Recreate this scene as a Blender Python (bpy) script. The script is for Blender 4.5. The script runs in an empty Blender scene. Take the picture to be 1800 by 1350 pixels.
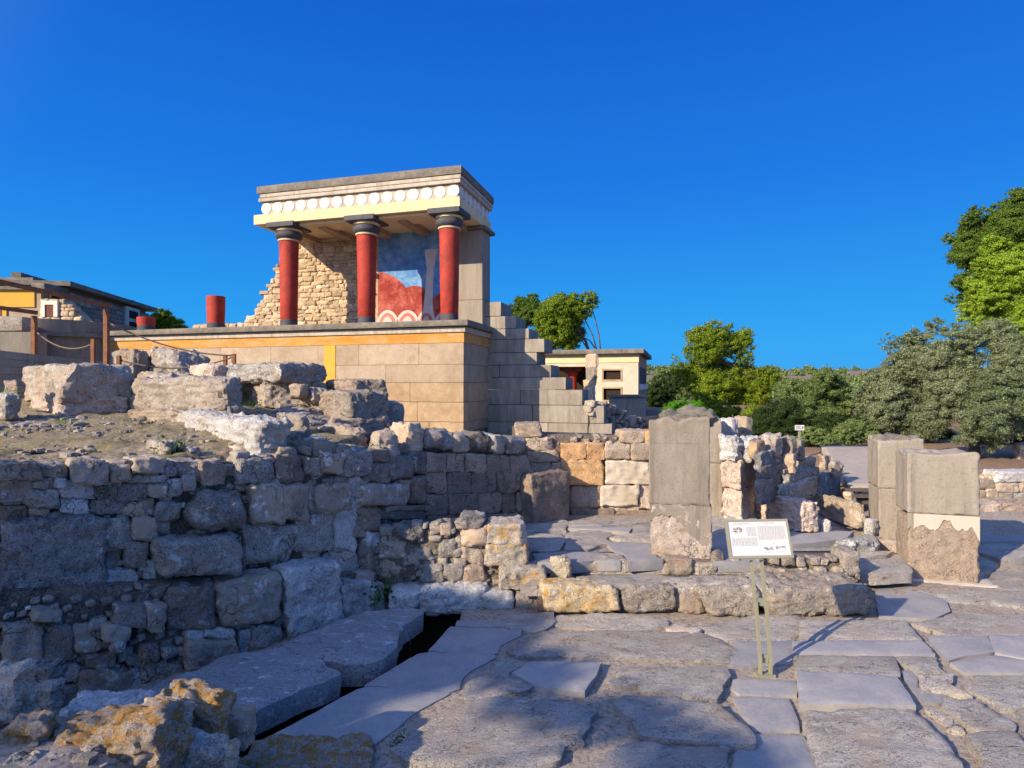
import bpy, math, random
import numpy as np
from mathutils import Vector, Matrix
from mathutils.geometry import delaunay_2d_cdt

# ------------------------------------------------------------------ camera, light, exposure
S = bpy.context.scene
COL = S.collection
H = 2.2                       # eye height above the lower paving
F = 1060.0                    # focal length in photograph pixels (1800 wide)
cam_d = bpy.data.cameras.new('camera')
cam_d.sensor_width = 36.0
cam_d.lens = F / 1800 * 36
cam_d.shift_y = 5 / 1800
cam_d.clip_start = 0.05
cam_d.clip_end = 5000
cam = bpy.data.objects.new('camera', cam_d)
cam.location = (0, 0, H)
cam.rotation_euler = (math.radians(90), 0, 0)
COL.objects.link(cam)
S.camera = cam

SUN_EL = math.radians(25)
SX, SY = 0.786, 0.618          # the way the light travels, on the ground
w = bpy.data.worlds.new("World")
S.world = w
w.use_nodes = True
nt = w.node_tree
bg = nt.nodes['Background']
sky = nt.nodes.new('ShaderNodeTexSky')
sky.sky_type = 'NISHITA'
sky.sun_disc = False
sky.sun_elevation = SUN_EL
sky.sun_rotation = math.atan2(-SX, -SY)
sky.air_density = 1.0
sky.dust_density = 0.2
sky.ozone_density = 4.0
sky.altitude = 100
# the clear autumn sky is a deeper, purer blue than the model's: grade it by elevation
tcw = nt.nodes.new('ShaderNodeTexCoord'); sep = nt.nodes.new('ShaderNodeSeparateXYZ')
nt.links.new(tcw.outputs['Generated'], sep.inputs[0])
rp_w = nt.nodes.new('ShaderNodeValToRGB'); nt.links.new(sep.outputs['Z'], rp_w.inputs['Fac'])
e = rp_w.color_ramp.elements
e[0].position = 0.0; e[0].color = (.017, .36, .88, 1)
e[1].position = 1.0; e[1].color = (.05, .22, .74, 1)
for p_, c_ in ((.075, (.016, .355, .88, 1)), (.297, (.009, .192, .775, 1)), (.53, (.005, .118, .61, 1)), (.72, (.022, .16, .66, 1))):
    k_ = e.new(p_); k_.color = c_
gain = nt.nodes.new('ShaderNodeVectorMath'); gain.operation = 'SCALE'; gain.inputs['Scale'].default_value = 5.6
nt.links.new(rp_w.outputs['Color'], gain.inputs[0])
dt = nt.nodes.new('ShaderNodeVectorMath'); dt.operation = 'DOT_PRODUCT'
nt.links.new(tcw.outputs['Generated'], dt.inputs[0])
dt.inputs[1].default_value = (-SX * math.cos(SUN_EL), -SY * math.cos(SUN_EL), math.sin(SUN_EL))
glow = nt.nodes.new('ShaderNodeMapRange'); glow.interpolation_type = 'SMOOTHSTEP'
nt.links.new(dt.outputs['Value'], glow.inputs[0])
for k_, v_ in ((1, .12), (2, 1.0), (3, 0.0), (4, 1.0)): glow.inputs[k_].default_value = v_
gl2 = nt.nodes.new('ShaderNodeVectorMath'); gl2.operation = 'MULTIPLY_ADD'
nt.links.new(glow.outputs[0], gl2.inputs[0]); gl2.inputs[1].default_value = (3.0, 3.3, 4.2)
gain.inputs['Scale'].default_value = 5.6
nt.links.new(gain.outputs[0], gl2.inputs[2])
mxw = nt.nodes.new('ShaderNodeMix'); mxw.data_type = 'RGBA'; mxw.inputs[0].default_value = .975
nt.links.new(sky.outputs[0], mxw.inputs[6]); nt.links.new(gl2.outputs[0], mxw.inputs[7])
nt.links.new(mxw.outputs[2], bg.inputs['Color'])
bg.inputs['Strength'].default_value = 0.12
sun_d = bpy.data.lights.new('sun', 'SUN')
sun_d.energy = 5.0
sun_d.angle = math.radians(0.5)
sun_d.color = (1.0, 0.83, 0.59)
sun = bpy.data.objects.new('sun', sun_d)
COL.objects.link(sun)
sv = Vector((SX * math.cos(SUN_EL), SY * math.cos(SUN_EL), -math.sin(SUN_EL)))
sun.rotation_euler = sv.to_track_quat('-Z', 'Y').to_euler()
S.view_settings.view_transform = 'Standard'
S.view_settings.look = 'None'
S.view_settings.exposure = 0.6
S.view_settings.gamma = 1
S.cycles.max_bounces = 6
S.cycles.transparent_max_bounces = 4

# ------------------------------------------------------------------ helpers: measuring
def at(px, py, Y):
    return np.array([(px - 900) / F * Y, Y, H - (py - 680) / F * Y])
def gz(px, py, z):                      # a point of the photograph that lies at height z
    Y = F * (H - z) / (py - 680.0)
    return np.array([(px - 900) / F * Y, Y, z])
class Plane:                            # a vertical plane through p along heading d
    def __init__(s, p, d):
        s.p = np.array(p[:2], float); s.d = np.array(d[:2], float); s.d /= np.linalg.norm(s.d)
        s.n = np.array([s.d[1], -s.d[0]])       # towards the viewer for a heading to the right
    def hit(s, px, py):
        k = (px - 900) / F
        Y = np.dot(s.p, s.n) / (k * s.n[0] + s.n[1])
        q = np.array([k * Y, Y])
        return np.dot(q - s.p, s.d), H - (py - 680) / F * Y
    def xyz(s, a, z, off=0.0):
        a = np.asarray(a, float); z = np.asarray(z, float); off = np.asarray(off, float)
        return np.stack([s.p[0] + a * s.d[0] + off * s.n[0], s.p[1] + a * s.d[1] + off * s.n[1], z + 0 * a], -1)

# ------------------------------------------------------------------ helpers: noise
def _h(ix, iy, iz, seed):
    n = (ix * 374761393 + iy * 668265263 + iz * 1274126177 + seed * 974634331) & 0xFFFFFFFF
    n = ((n ^ (n >> 13)) * 1274126177) & 0xFFFFFFFF
    n = ((n ^ (n >> 16)) * 2246822519) & 0xFFFFFFFF
    return ((n ^ (n >> 15)) & 0xFFFFFF) / float(0xFFFFFF) * 2 - 1
def vnoise(p, seed=0):
    p = np.asarray(p, float)
    i = np.floor(p).astype(np.int64); f = p - i
    f = f * f * f * (f * (f * 6 - 15) + 10)
    r = 0
    for dx in (0, 1):
        for dy in (0, 1):
            for dz in (0, 1):
                wgt = (f[:, 0] if dx else 1 - f[:, 0]) * (f[:, 1] if dy else 1 - f[:, 1]) * (f[:, 2] if dz else 1 - f[:, 2])
                r = r + wgt * _h(i[:, 0] + dx, i[:, 1] + dy, i[:, 2] + dz, seed)
    return r
def fbm(p, oct=4, seed=0, gain=0.5):
    p = np.asarray(p, float); a = 1.0; r = 0
    for o in range(oct):
        r = r + a * vnoise(p, seed + o * 17); p = p * 2.03 + 11.3; a *= gain
    return r
def sm(a, b, x):
    t = np.clip((x - a) / (b - a), 0, 1)
    return t * t * (3 - 2 * t)

# ------------------------------------------------------------------ helpers: objects
def tag(o, label=None, cat=None, group=None, kind=None):
    if label: o['label'] = label
    if cat: o['category'] = cat
    if group: o['group'] = group
    if kind: o['kind'] = kind
    return o
def thing(name, label, cat, loc=(0, 0, 0), rotz=0, group=None):
    o = bpy.data.objects.new(name, None); COL.objects.link(o)
    o.location = loc; o.rotation_euler = (0, 0, rotz); o.empty_display_size = 0.2
    return tag(o, label, cat, group)
def base(o):
    r = np.array(o.location, float)
    while o.parent: o = o.parent; r = r + np.array(o.location)
    return r
def mk(name, V, Fc, mat, parent=None, local=False, smooth=True, label=None, cat=None, group=None, kind=None, auto=None):
    """link ONE mesh object; V in world space unless local"""
    V = np.asarray(V, float)
    if parent is not None:
        if not local: V = V - base(parent)
        loc = np.zeros(3)
    else:
        loc = np.array([V[:, 0].mean(), V[:, 1].mean(), V[:, 2].min()]) if kind not in ('structure',) else np.zeros(3)
        V = V - loc
    me = bpy.data.meshes.new(name)
    if isinstance(Fc, np.ndarray):
        nf, k = Fc.shape
        me.vertices.add(len(V)); me.vertices.foreach_set('co', V.astype(np.float32).ravel())
        me.loops.add(nf * k); me.loops.foreach_set('vertex_index', Fc.astype(np.int32).ravel())
        me.polygons.add(nf)
        me.polygons.foreach_set('loop_start', np.arange(0, nf * k, k, dtype=np.int32))
        me.polygons.foreach_set('loop_total', np.full(nf, k, dtype=np.int32))
        me.update(calc_edges=True)
    else:
        me.from_pydata([tuple(v) for v in V], [], [tuple(f) for f in Fc])
    me.polygons.foreach_set('use_smooth', np.full(len(me.polygons), smooth, dtype=bool))
    if auto is not None and smooth:
        me.set_sharp_from_angle(angle=math.radians(auto))
    me.materials.append(mat)
    o = bpy.data.objects.new(name, me); COL.objects.link(o)
    o.location = loc
    if parent is not None: o.parent = parent
    return tag(o, label, cat, group, kind)
class MB:                                # collects shapes into one mesh
    def __init__(s): s.V = []; s.F = []; s.n = 0
    def add(s, V, Fc):
        V = np.asarray(V, float)
        s.V.append(V); s.F += [tuple(int(i) + s.n for i in f) for f in Fc]; s.n += len(V)
        return s
    def box(s, x0, x1, y0, y1, z0, z1, b=0.0):
        if b > 0:
            n = 2
            P, Q = cube(4)
            hx, hy, hz = (x1 - x0) / 2, (y1 - y0) / 2, (z1 - z0) / 2
            V = rbox(P, (hx, hy, hz), min(b, hx, hy, hz))[0] + [(x0 + x1) / 2, (y0 + y1) / 2, (z0 + z1) / 2]
            return s.add(V, Q)
        V = [(x, y, z) for x in (x0, x1) for y in (y0, y1) for z in (z0, z1)]
        return s.add(V, [(0, 1, 3, 2), (4, 6, 7, 5), (0, 4, 5, 1), (2, 3, 7, 6), (0, 2, 6, 4), (1, 5, 7, 3)])
    def tube(s, pts, r, n=8, r1=None):
        pts = [np.array(p, float) for p in pts]; m = len(pts); V = []
        for i, p in enumerate(pts):
            t = pts[min(i + 1, m - 1)] - pts[max(i - 1, 0)]; t /= np.linalg.norm(t) + 1e-9
            a = np.cross(t, [0, 0, 1.0]) if abs(t[2]) < .95 else np.cross(t, [1.0, 0, 0])
            a /= np.linalg.norm(a); b = np.cross(t, a)
            rr = r if r1 is None else r + (r1 - r) * i / max(m - 1, 1)
            V += [p + rr * (math.cos(2 * math.pi * k / n) * a + math.sin(2 * math.pi * k / n) * b) for k in range(n)]
        Fq = [(i * n + k, i * n + (k + 1) % n, (i + 1) * n + (k + 1) % n, (i + 1) * n + k) for i in range(m - 1) for k in range(n)]
        Fq += [tuple(range(n - 1, -1, -1)), tuple((m - 1) * n + k for k in range(n))]
        return s.add(V, Fq)
    def beam(s, p, q, wx, wz):           # square bar from p to q
        p = np.array(p, float); q = np.array(q, float); t = q - p; t /= np.linalg.norm(t)
        a = np.cross(t, [0, 0, 1.0]) if abs(t[2]) < .95 else np.array([1.0, 0, 0]); a /= np.linalg.norm(a); b = np.cross(a, t)
        V = [c + a * i * wx / 2 + b * j * wz / 2 for c in (p, q) for i, j in ((-1, -1), (1, -1), (1, 1), (-1, 1))]
        return s.add(V, [(0, 1, 2, 3), (7, 6, 5, 4), (0, 4, 5, 1), (1, 5, 6, 2), (2, 6, 7, 3), (3, 7, 4, 0)])
    def lathe(s, prof, c=(0, 0, 0), n=32):
        c = np.array(c, float); V = []; m = len(prof)
        for r, z in prof:
            V += [c + (r * math.cos(2 * math.pi * k / n), r * math.sin(2 * math.pi * k / n), z) for k in range(n)]
        Fq = [(i * n + k, i * n + (k + 1) % n, (i + 1) * n + (k + 1) % n, (i + 1) * n + k) for i in range(m - 1) for k in range(n)]
        Fq += [tuple(range(n - 1, -1, -1)), tuple((m - 1) * n + k for k in range(n))]
        return s.add(V, Fq)
    def prism(s, poly, y0, y1):          # polygon in (x, z) pushed from y0 to y1
        n = len(poly)
        V = [(x, y0, z) for x, z in poly] + [(x, y1, z) for x, z in poly]
        return s.add(V, [tuple(range(n)), tuple(range(2 * n - 1, n - 1, -1))] + [(i, i + n, (i + 1) % n + n, (i + 1) % n) for i in range(n)])
    def out(s, name, mat, parent=None, **k):
        return mk(name, np.concatenate(s.V), s.F, mat, parent, **k)

_cubes = {}
def cube(n):
    if n in _cubes: return _cubes[n]
    idx = {}; V = []; Q = []
    def vid(t):
        if t not in idx: idx[t] = len(V); V.append([2.0 * c / n - 1 for c in t])
        return idx[t]
    for ax in range(3):
        for side in (0, n):
            for i in range(n):
                for j in range(n):
                    q = []
                    for a, b in ((i, j), (i + 1, j), (i + 1, j + 1), (i, j + 1)):
                        t = [0, 0, 0]; t[ax] = side; t[(ax + 1) % 3] = a; t[(ax + 2) % 3] = b
                        q.append(vid(tuple(t)))
                    if side == 0: q.reverse()
                    Q.append(tuple(q))
    V = np.array(V)
    V = np.sign(V) * (1 - (1 - np.abs(V)) ** 1.25)       # denser towards the edges
    _cubes[n] = (V, np.array(Q))
    return _cubes[n]
def rbox(P, half, r):
    half = np.array(half, float); W = P * half
    inn = np.maximum(half - r, 1e-4)
    c = np.clip(W, -inn, inn); d = W - c
    L = np.linalg.norm(d, axis=1, keepdims=True)
    nrm = d / np.maximum(L, 1e-9)
    return c + nrm * r, nrm
RNG = np.random.default_rng(7)
def rock(half, n=12, rnd=0.35, rough=0.05, seed=0, chips=5, warp=0.12, fine=0.012, strat=0.0, edge=0.0):
    """a block of stone round the origin: rounded box, warped, chipped by planes, roughened"""
    half = np.array(half, float); g = np.random.default_rng(seed * 7919 + 13)
    P, Q = cube(n); m = half.min()
    V, N = rbox(P, half, max(rnd * m, 0.004))
    o = g.uniform(-50, 50, 3); s = 1.0 / (half.mean() * 1.3)
    for c in range(3):
        V[:, c] += warp * half[c] * fbm(V * s + o + c * 9.1, 2, seed)
    for _ in range(chips):
        d = g.normal(size=3); d *= np.array([1, 1, 1.0]); d /= np.linalg.norm(d)
        sup = np.abs(d * half).sum()
        lim = sup * g.uniform(0.66, 0.9) if rnd > .5 else sup * g.uniform(0.78, 0.97)
        e = V @ d - lim
        V -= np.maximum(e, 0)[:, None] * d * g.uniform(.75, 1.0)
    q = V / max(m, .05)
    V += N * (rough * m * fbm(q * 1.4 + o, 4, seed + 3, .55))[:, None]
    rg = 1 - 2 * np.abs(fbm(V * 7 + o, 3, seed + 21, .55))
    V += N * (1.25 * fine * fbm(V * 16 + o, 3, seed + 5, .6) + 1.1 * fine * np.clip(rg, -1, 1))[:, None]
    if edge > 0:                           # worn, nibbled arrises
        ed = 1 - np.abs(N).max(axis=1)
        V -= N * (edge * (ed > .02) * np.maximum(.25 + fbm(V * 9 + o, 4, seed + 9, .65), 0) * (.5 + ed))[:, None]
    if strat > 0:
        V += N * (strat * vnoise(np.c_[V[:, 0] * 1.5, V[:, 1] * 1.5, V[:, 2] * 26] + o, seed + 8))[:, None]
    return V, Q
def yawm(a):
    c, s = math.cos(a), math.sin(a)
    return np.array([[c, -s, 0], [s, c, 0], [0, 0, 1]])
def res(px): return int(np.clip(px / 4, 6, 32))

# ------------------------------------------------------------------ materials
def newmat(name, rough=0.85, spec=0.25):
    m = bpy.data.materials.new(name); m.use_nodes = True
    b = m.node_tree.nodes['Principled BSDF']
    b.inputs['Roughness'].default_value = rough
    b.inputs['Specular IOR Level'].default_value = spec
    return m, m.node_tree, b
def nd(nt, typ, **k):
    n = nt.nodes.new(typ)
    for a, v in k.items():
        if a in n.bl_rna.properties: setattr(n, a, v)
        else: n.inputs[a].default_value = v
    return n
def c4(c): return (c[0], c[1], c[2], 1)
def ramp(nt, src, stops):
    r = nt.nodes.new('ShaderNodeValToRGB')
    e = r.color_ramp.elements
    while len(e) < len(stops): e.new(0.5)
    for k, (p, c) in zip(e, stops):
        k.position = p; k.color = c4(c) if len(c) == 3 else c
    nt.links.new(src, r.inputs['Fac'])
    return r.outputs['Color']
def mix(nt, fac, a, b, mode='MIX'):
    m = nt.nodes.new('ShaderNodeMix'); m.data_type = 'RGBA'; m.blend_type = mode
    for s, v in ((m.inputs[0], fac), (m.inputs[6], a), (m.inputs[7], b)):
        if hasattr(v, 'links'): nt.links.new(v, s)
        elif isinstance(v, (int, float)): s.default_value = v
        else: s.default_value = c4(v)
    return m.outputs[2]
def coords(nt, island=False, stretch=(1, 1, 1), rnd=True):
    tc = nt.nodes.new('ShaderNodeTexCoord')
    mp = nt.nodes.new('ShaderNodeMapping'); mp.inputs['Scale'].default_value = stretch
    nt.links.new(tc.outputs['Object'], mp.inputs['Vector'])
    oi = nt.nodes.new('ShaderNodeObjectInfo'); rv = oi.outputs['Random']
    if island:
        ge = nt.nodes.new('ShaderNodeNewGeometry'); rv = ge.outputs['Random Per Island']
    ml = nd(nt, 'ShaderNodeVectorMath', operation='MULTIPLY_ADD')
    cb = nt.nodes.new('ShaderNodeCombineXYZ')
    for k in range(3): nt.links.new(rv, cb.inputs[k])
    nt.links.new(cb.outputs[0], ml.inputs[0]); ml.inputs[1].default_value = (37, 91, 53)
    nt.links.new(mp.outputs[0], ml.inputs[2])
    return ml.outputs[0], rv
def noise(nt, co, scale, detail=6, rough=.6, dist=0.0):
    n = nd(nt, 'ShaderNodeTexNoise', Scale=scale, Detail=detail, Roughness=rough, Distortion=dist)
    nt.links.new(co, n.inputs['Vector'])
    return n.outputs['Fac']
def math_(nt, op, a, b=0.5):
    m = nd(nt, 'ShaderNodeMath', operation=op)
    for s, v in ((m.inputs[0], a), (m.inputs[1], b)):
        if hasattr(v, 'links'): nt.links.new(v, s)
        else: s.default_value = v
    return m.outputs[0]
def stonemat(name, a, b, dark, island=False, orange=0.0, white=0.0, var=0.3, bump=0.6, size=1.0, stretch=(1, 1, 1), rust=None, rough=.9, dist=0.012, tint=None, slits=False):
    m, nt, bs = newmat(name, rough, .15)
    co, rv = coords(nt, island, stretch)
    n1 = noise(nt, co, 2.6 / size, 5, .6, .4)
    col = ramp(nt, n1, [(.3, a), (.7, b)])
    n2 = noise(nt, co, 17 / size, 8, .72)
    col = mix(nt, ramp(nt, n2, [(.27, (1, 1, 1)), (.46, (0, 0, 0))]), col, dark)
    n5 = noise(nt, co, 75 / size, 4, .7)
    col = mix(nt, ramp(nt, n5, [(.35, (.9, .9, .9)), (.46, (0, 0, 0))]), col, tuple(x * .35 for x in dark))
    col = mix(nt, ramp(nt, n5, [(.55, (0, 0, 0)), (.66, (.7, .7, .7))]), col, tuple(min(x * 1.3 + .03, .75) for x in b))
    if rust:
        n4 = noise(nt, co, 1.7 / size, 4, .6)
        col = mix(nt, ramp(nt, n4, [(.50, (0, 0, 0)), (.66, (.85, .85, .85))]), col, rust)
    if tint:                               # a few stones of another kind of rock
        col = mix(nt, ramp(nt, rv, [(.62, (0, 0, 0)), (.80, (.8, .8, .8))]), col, tint)
    if white:
        n6 = noise(nt, co, 7 / size, 6, .75)
        col = mix(nt, ramp(nt, n6, [(.64 - .2 * white, (0, 0, 0)), (.72 - .2 * white, (.9, .9, .9))]), col, (.60, .595, .575))
    if orange:
        n3 = noise(nt, co, 4.5 / size, 7, .7, .3); n3b = noise(nt, co, 30 / size, 4, .6)
        f = math_(nt, 'ADD', n3, math_(nt, 'MULTIPLY', math_(nt, 'SUBTRACT', n3b, .5), .65))
        col = mix(nt, ramp(nt, f, [(.70 - .25 * orange, (0, 0, 0)), (.76 - .25 * orange, (.9, .9, .9))]), col, mix(nt, n3b, (.52, .20, .02), (.46, .30, .07)))
    vo = nd(nt, 'ShaderNodeTexVoronoi', feature='DISTANCE_TO_EDGE', Scale=4.0 / size)
    nt.links.new(mix(nt, .35, co, nodecol(nt, co, 7 / size)), vo.inputs['Vector'])
    cr = ramp(nt, vo.outputs['Distance'], [(0.0, (0, 0, 0)), (.028, (1, 1, 1))])
    crk = math_(nt, 'MULTIPLY', math_(nt, 'SUBTRACT', 1.0, cr), ramp(nt, noise(nt, co, 3.1 / size, 3, .6), [(.46, (0, 0, 0)), (.58, (.75, .75, .75))]))
    col = mix(nt, crk, col, tuple(x * .35 for x in dark))
    if slits:                              # short weathered slits along the bedding
        mp2 = nt.nodes.new('ShaderNodeMapping'); mp2.inputs['Rotation'].default_value = (0, 0, .45); mp2.inputs['Scale'].default_value = (5, 26, 5)
        nt.links.new(co, mp2.inputs['Vector'])
        sl = noise(nt, mp2.outputs[0], 1.0, 3, .5)
        col = mix(nt, ramp(nt, sl, [(.24, (1, 1, 1)), (.31, (0, 0, 0))]), col, (.05, .045, .04))
    hv = nd(nt, 'ShaderNodeHueSaturation')
    nt.links.new(col, hv.inputs['Color'])
    v = nd(nt, 'ShaderNodeMapRange'); nt.links.new(rv, v.inputs[0]); v.inputs[3].default_value = 1 - var; v.inputs[4].default_value = 1 + var
    nt.links.new(v.outputs[0], hv.inputs['Value'])
    nt.links.new(hv.outputs[0], bs.inputs['Base Color'])
    h = math_(nt, 'ADD', math_(nt, 'MULTIPLY', n2, 1.0), math_(nt, 'MULTIPLY', n5, .45))
    h = math_(nt, 'ADD', h, math_(nt, 'MULTIPLY', math_(nt, 'SUBTRACT', 1.0, crk), .5))
    bp = nd(nt, 'ShaderNodeBump', Strength=min(bump * 1.15, 1), Distance=dist * 1.5)
    nt.links.new(h, bp.inputs['Height']); nt.links.new(bp.outputs[0], bs.inputs['Normal'])
    return m
def nodecol(nt, co, scale):
    n = nd(nt, 'ShaderNodeTexNoise', Scale=scale, Detail=3)
    nt.links.new(co, n.inputs['Vector'])
    return n.outputs['Color']
def plainmat(name, c, c2=None, scale=8, rough=.8, bump=.2, spec=.25, dist=.006, stain=None, stain_scale=2.0, stretch=(1, 1, 1), rnd=0.0, speck=0.0, metal=0.0, blocks=0.0, streak=0.0):
    m, nt, bs = newmat(name, rough, spec)
    bs.inputs['Metallic'].default_value = metal
    co, rv = coords(nt, False, stretch)
    n1 = noise(nt, co, scale, 6, .65)
    c2 = c2 or tuple(x * .72 for x in c)
    col = ramp(nt, n1, [(.32, c2), (.66, c)])
    if stain:
        n3 = noise(nt, co, stain_scale, 7, .7, .5)
        n3b = noise(nt, co, stain_scale * 4.3, 6, .7)
        n3 = math_(nt, 'ADD', math_(nt, 'MULTIPLY', n3, .65), math_(nt, 'MULTIPLY', n3b, .35))
        col = mix(nt, ramp(nt, n3, [(.45, (0, 0, 0)), (.60, (.85, .85, .85))]), col, stain)
    co2, _ = coords(nt, False)
    n2 = noise(nt, co2, max(scale * 14, 45), 6, .75)
    if speck: col = mix(nt, ramp(nt, n2, [(.36, (speck,) * 3), (.5, (0, 0, 0))]), col, tuple(x * .3 for x in c))
    if rnd:
        hv = nd(nt, 'ShaderNodeHueSaturation'); nt.links.new(col, hv.inputs['Color'])
        v = nd(nt, 'ShaderNodeMapRange'); nt.links.new(rv, v.inputs[0]); v.inputs[3].default_value = 1 - rnd; v.inputs[4].default_value = 1 + rnd
        nt.links.new(v.outputs[0], hv.inputs['Value']); col = hv.outputs[0]
    if streak:                              # dark runs left by rain water
        tcs = nt.nodes.new('ShaderNodeTexCoord'); ms_ = nt.nodes.new('ShaderNodeMapping'); ms_.inputs['Scale'].default_value = (9, 9, .7)
        nt.links.new(tcs.outputs['Object'], ms_.inputs['Vector'])
        ns = noise(nt, ms_.outputs[0], 1.0, 5, .65)
        col = mix(nt, ramp(nt, ns, [(.50, (0, 0, 0)), (.68, (streak,) * 3)]), col, tuple(x * .45 for x in c))
    if blocks:
        ge = nt.nodes.new('ShaderNodeNewGeometry')
        col = mix(nt, math_(nt, 'MULTIPLY', ge.outputs['Random Per Island'], blocks), col, mix(nt, .6, col, stain or c2, 'MULTIPLY'))
    nt.links.new(col, bs.inputs['Base Color'])
    bp = nd(nt, 'ShaderNodeBump', Strength=bump, Distance=dist)
    nt.links.new(math_(nt, 'ADD', n2, n1), bp.inputs['Height']); nt.links.new(bp.outputs[0], bs.inputs['Normal'])
    return m
def leafmat(name, a, b, c, trans=.16):
    m, nt, bs = newmat(name, .65, .06)
    ge = nt.nodes.new('ShaderNodeNewGeometry'); tc = nt.nodes.new('ShaderNodeTexCoord')
    n1 = noise(nt, tc.outputs['Object'], .9, 3, .5)
    f = math_(nt, 'ADD', math_(nt, 'MULTIPLY', ge.outputs['Random Per Island'], .55), math_(nt, 'MULTIPLY', n1, .5))
    col = ramp(nt, f, [(.25, a), (.52, b), (.80, c)])
    nt.links.new(col, bs.inputs['Base Color'])
    tr = nt.nodes.new('ShaderNodeBsdfTranslucent'); nt.links.new(col, tr.inputs['Color'])
    mx = nd(nt, 'ShaderNodeMixShader'); mx.inputs[0].default_value = trans
    nt.links.new(bs.outputs[0], mx.inputs[1]); nt.links.new(tr.outputs[0], mx.inputs[2])
    nt.links.new(mx.outputs[0], nt.nodes['Material Output'].inputs['Surface'])
    return m
M = {}
M['wall'] = stonemat('grey_limestone', (.25, .23, .205), (.47, .43, .385), (.11, .10, .09), white=.4, var=.38, rust=(.30, .22, .15), bump=.9, dist=.02, tint=(.34, .27, .20))
M['walldark'] = stonemat('dark_gypsum', (.20, .195, .185), (.36, .345, .325), (.08, .075, .07), white=.5, var=.15, bump=.9, dist=.02)
M['pale'] = stonemat('pale_gypsum', (.36, .35, .34), (.52, .50, .47), (.22, .21, .20), white=.5, var=.15, bump=.7)
M['white'] = stonemat('white_weathered_gypsum', (.40, .385, .37), (.60, .58, .56), (.24, .22, .195), white=.4, var=.1, rust=(.42, .36, .28), bump=1.0, dist=.02)
M['brown'] = stonemat('brown_ashlar', (.25, .185, .14), (.40, .31, .24), (.13, .10, .08), white=.1, var=.25, bump=.8, rust=(.20, .17, .15))
M['tan'] = stonemat('tan_limestone', (.36, .28, .21), (.50, .41, .32), (.24, .18, .13), white=.2, var=.22, bump=.8, rust=(.46, .33, .23))
M['block'] = stonemat('weathered_block', (.30, .255, .21), (.46, .40, .335), (.19, .16, .13), white=.3, var=.2, bump=.9, rust=(.42, .30, .22), dist=.02)
M['pink'] = stonemat('pinkish_gypsum', (.42, .33, .27), (.54, .44, .37), (.28, .20, .16), white=.2, var=.15, bump=.7)
M['orange'] = stonemat('ochre_plaster', (.48, .27, .12), (.58, .37, .19), (.28, .17, .10), var=.1, bump=.5, rust=(.30, .20, .14))
M['lichen'] = stonemat('lichened_limestone', (.40, .34, .28), (.58, .50, .43), (.20, .16, .14), orange=.85, white=.3, var=.1, bump=1.0, size=.32, dist=.02)
M['lichenlow'] = stonemat('spotted_limestone', (.38, .33, .26), (.54, .47, .39), (.20, .17, .13), orange=.5, white=.3, var=.12, bump=.9, size=.7)
M['yellow'] = stonemat('yellow_limestone', (.46, .35, .20), (.58, .48, .33), (.25, .18, .12), orange=.6, white=.2, var=.1, bump=.9, size=.7)
M['rubble'] = stonemat('rubble_stone', (.24, .205, .17), (.38, .33, .275), (.15, .12, .10), island=True, white=.15, var=.3, bump=.8)
M['rubblewarm'] = stonemat('warm_rubble', (.46, .33, .20), (.60, .47, .32), (.30, .21, .13), island=True, white=.1, var=.25, bump=.7)
M['mortar'] = stonemat('earth_mortar', (.19, .15, .12), (.29, .235, .19), (.10, .08, .065), var=.05, bump=1.0, dist=.03)
M['slate'] = plainmat('smooth_grey_flagstone', (.295, .29, .295), (.245, .242, .25), 3.0, .75, .25, .3, .004, stain=(.36, .33, .30), stain_scale=3, rnd=.08, speck=.25)
M['flag'] = stonemat('rough_flagstone', (.46, .42, .375), (.64, .58, .525), (.19, .17, .15), white=.4, var=.1, bump=1.0, dist=.03, stretch=(.75, 1.3, 1), rust=(.48, .40, .33), size=.55, slits=True)
M['flagwarm'] = stonemat('warm_flagstone', (.45, .395, .335), (.60, .53, .455), (.20, .165, .13), white=.3, var=.14, bump=1.0, dist=.02, rust=(.46, .34, .23))
M['concrete'] = plainmat('grey_cast_stone', (.31, .27, .22), (.25, .215, .175), 4, .9, .12, .15, .003, stain=(.22, .19, .155), stain_scale=1.3, stretch=(1.6, 1.6, .5), speck=.45, streak=.6)
M['concretepale'] = plainmat('pale_cast_stone', (.36, .315, .26), (.30, .26, .21), 3, .9, .12, .15, .003, stain=(.29, .255, .21), stain_scale=1.1, stretch=(1.8, 1.8, .35), speck=.4, streak=.6)
M['slabgrey'] = plainmat('mossy_grey_slab', (.30, .26, .21), (.17, .15, .125), 5, .95, .6, .1, .012, stain=(.13, .12, .105), stain_scale=2.5, speck=.5)
M['cream'] = plainmat('cream_paint', (.78, .62, .36), (.70, .54, .30), 5, .8, .15, .2, .004, stain=(.66, .50, .30), stain_scale=2)
M['frieze'] = plainmat('plaster_moulding', (.56, .49, .40), (.46, .40, .33), 4, .85, .25, .2, .005, stain=(.36, .31, .25), stain_scale=2, streak=.6)
M['disc'] = plainmat('white_disc_paint', (.74, .70, .64), (.60, .56, .50), 5, .8, .3, .2, .01)
M['red'] = plainmat('red_column_paint', (.46, .052, .032), (.36, .038, .022), 7, .7, .25, .3, .004, stain=(.24, .03, .02), stain_scale=3)
M['black'] = plainmat('dark_grey_paint', (.085, .085, .10), (.055, .055, .065), 7, .7, .2, .3)
M['capwhite'] = plainmat('pale_ring_paint', (.62, .52, .34), None, 8, .8, .2)
M['plaster'] = plainmat('buff_plaster', (.50, .40, .295), (.43, .335, .24), 3.5, .9, .3, .15, .005, stain=(.36, .265, .185), stain_scale=1.3, speck=.35, blocks=.35)
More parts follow.
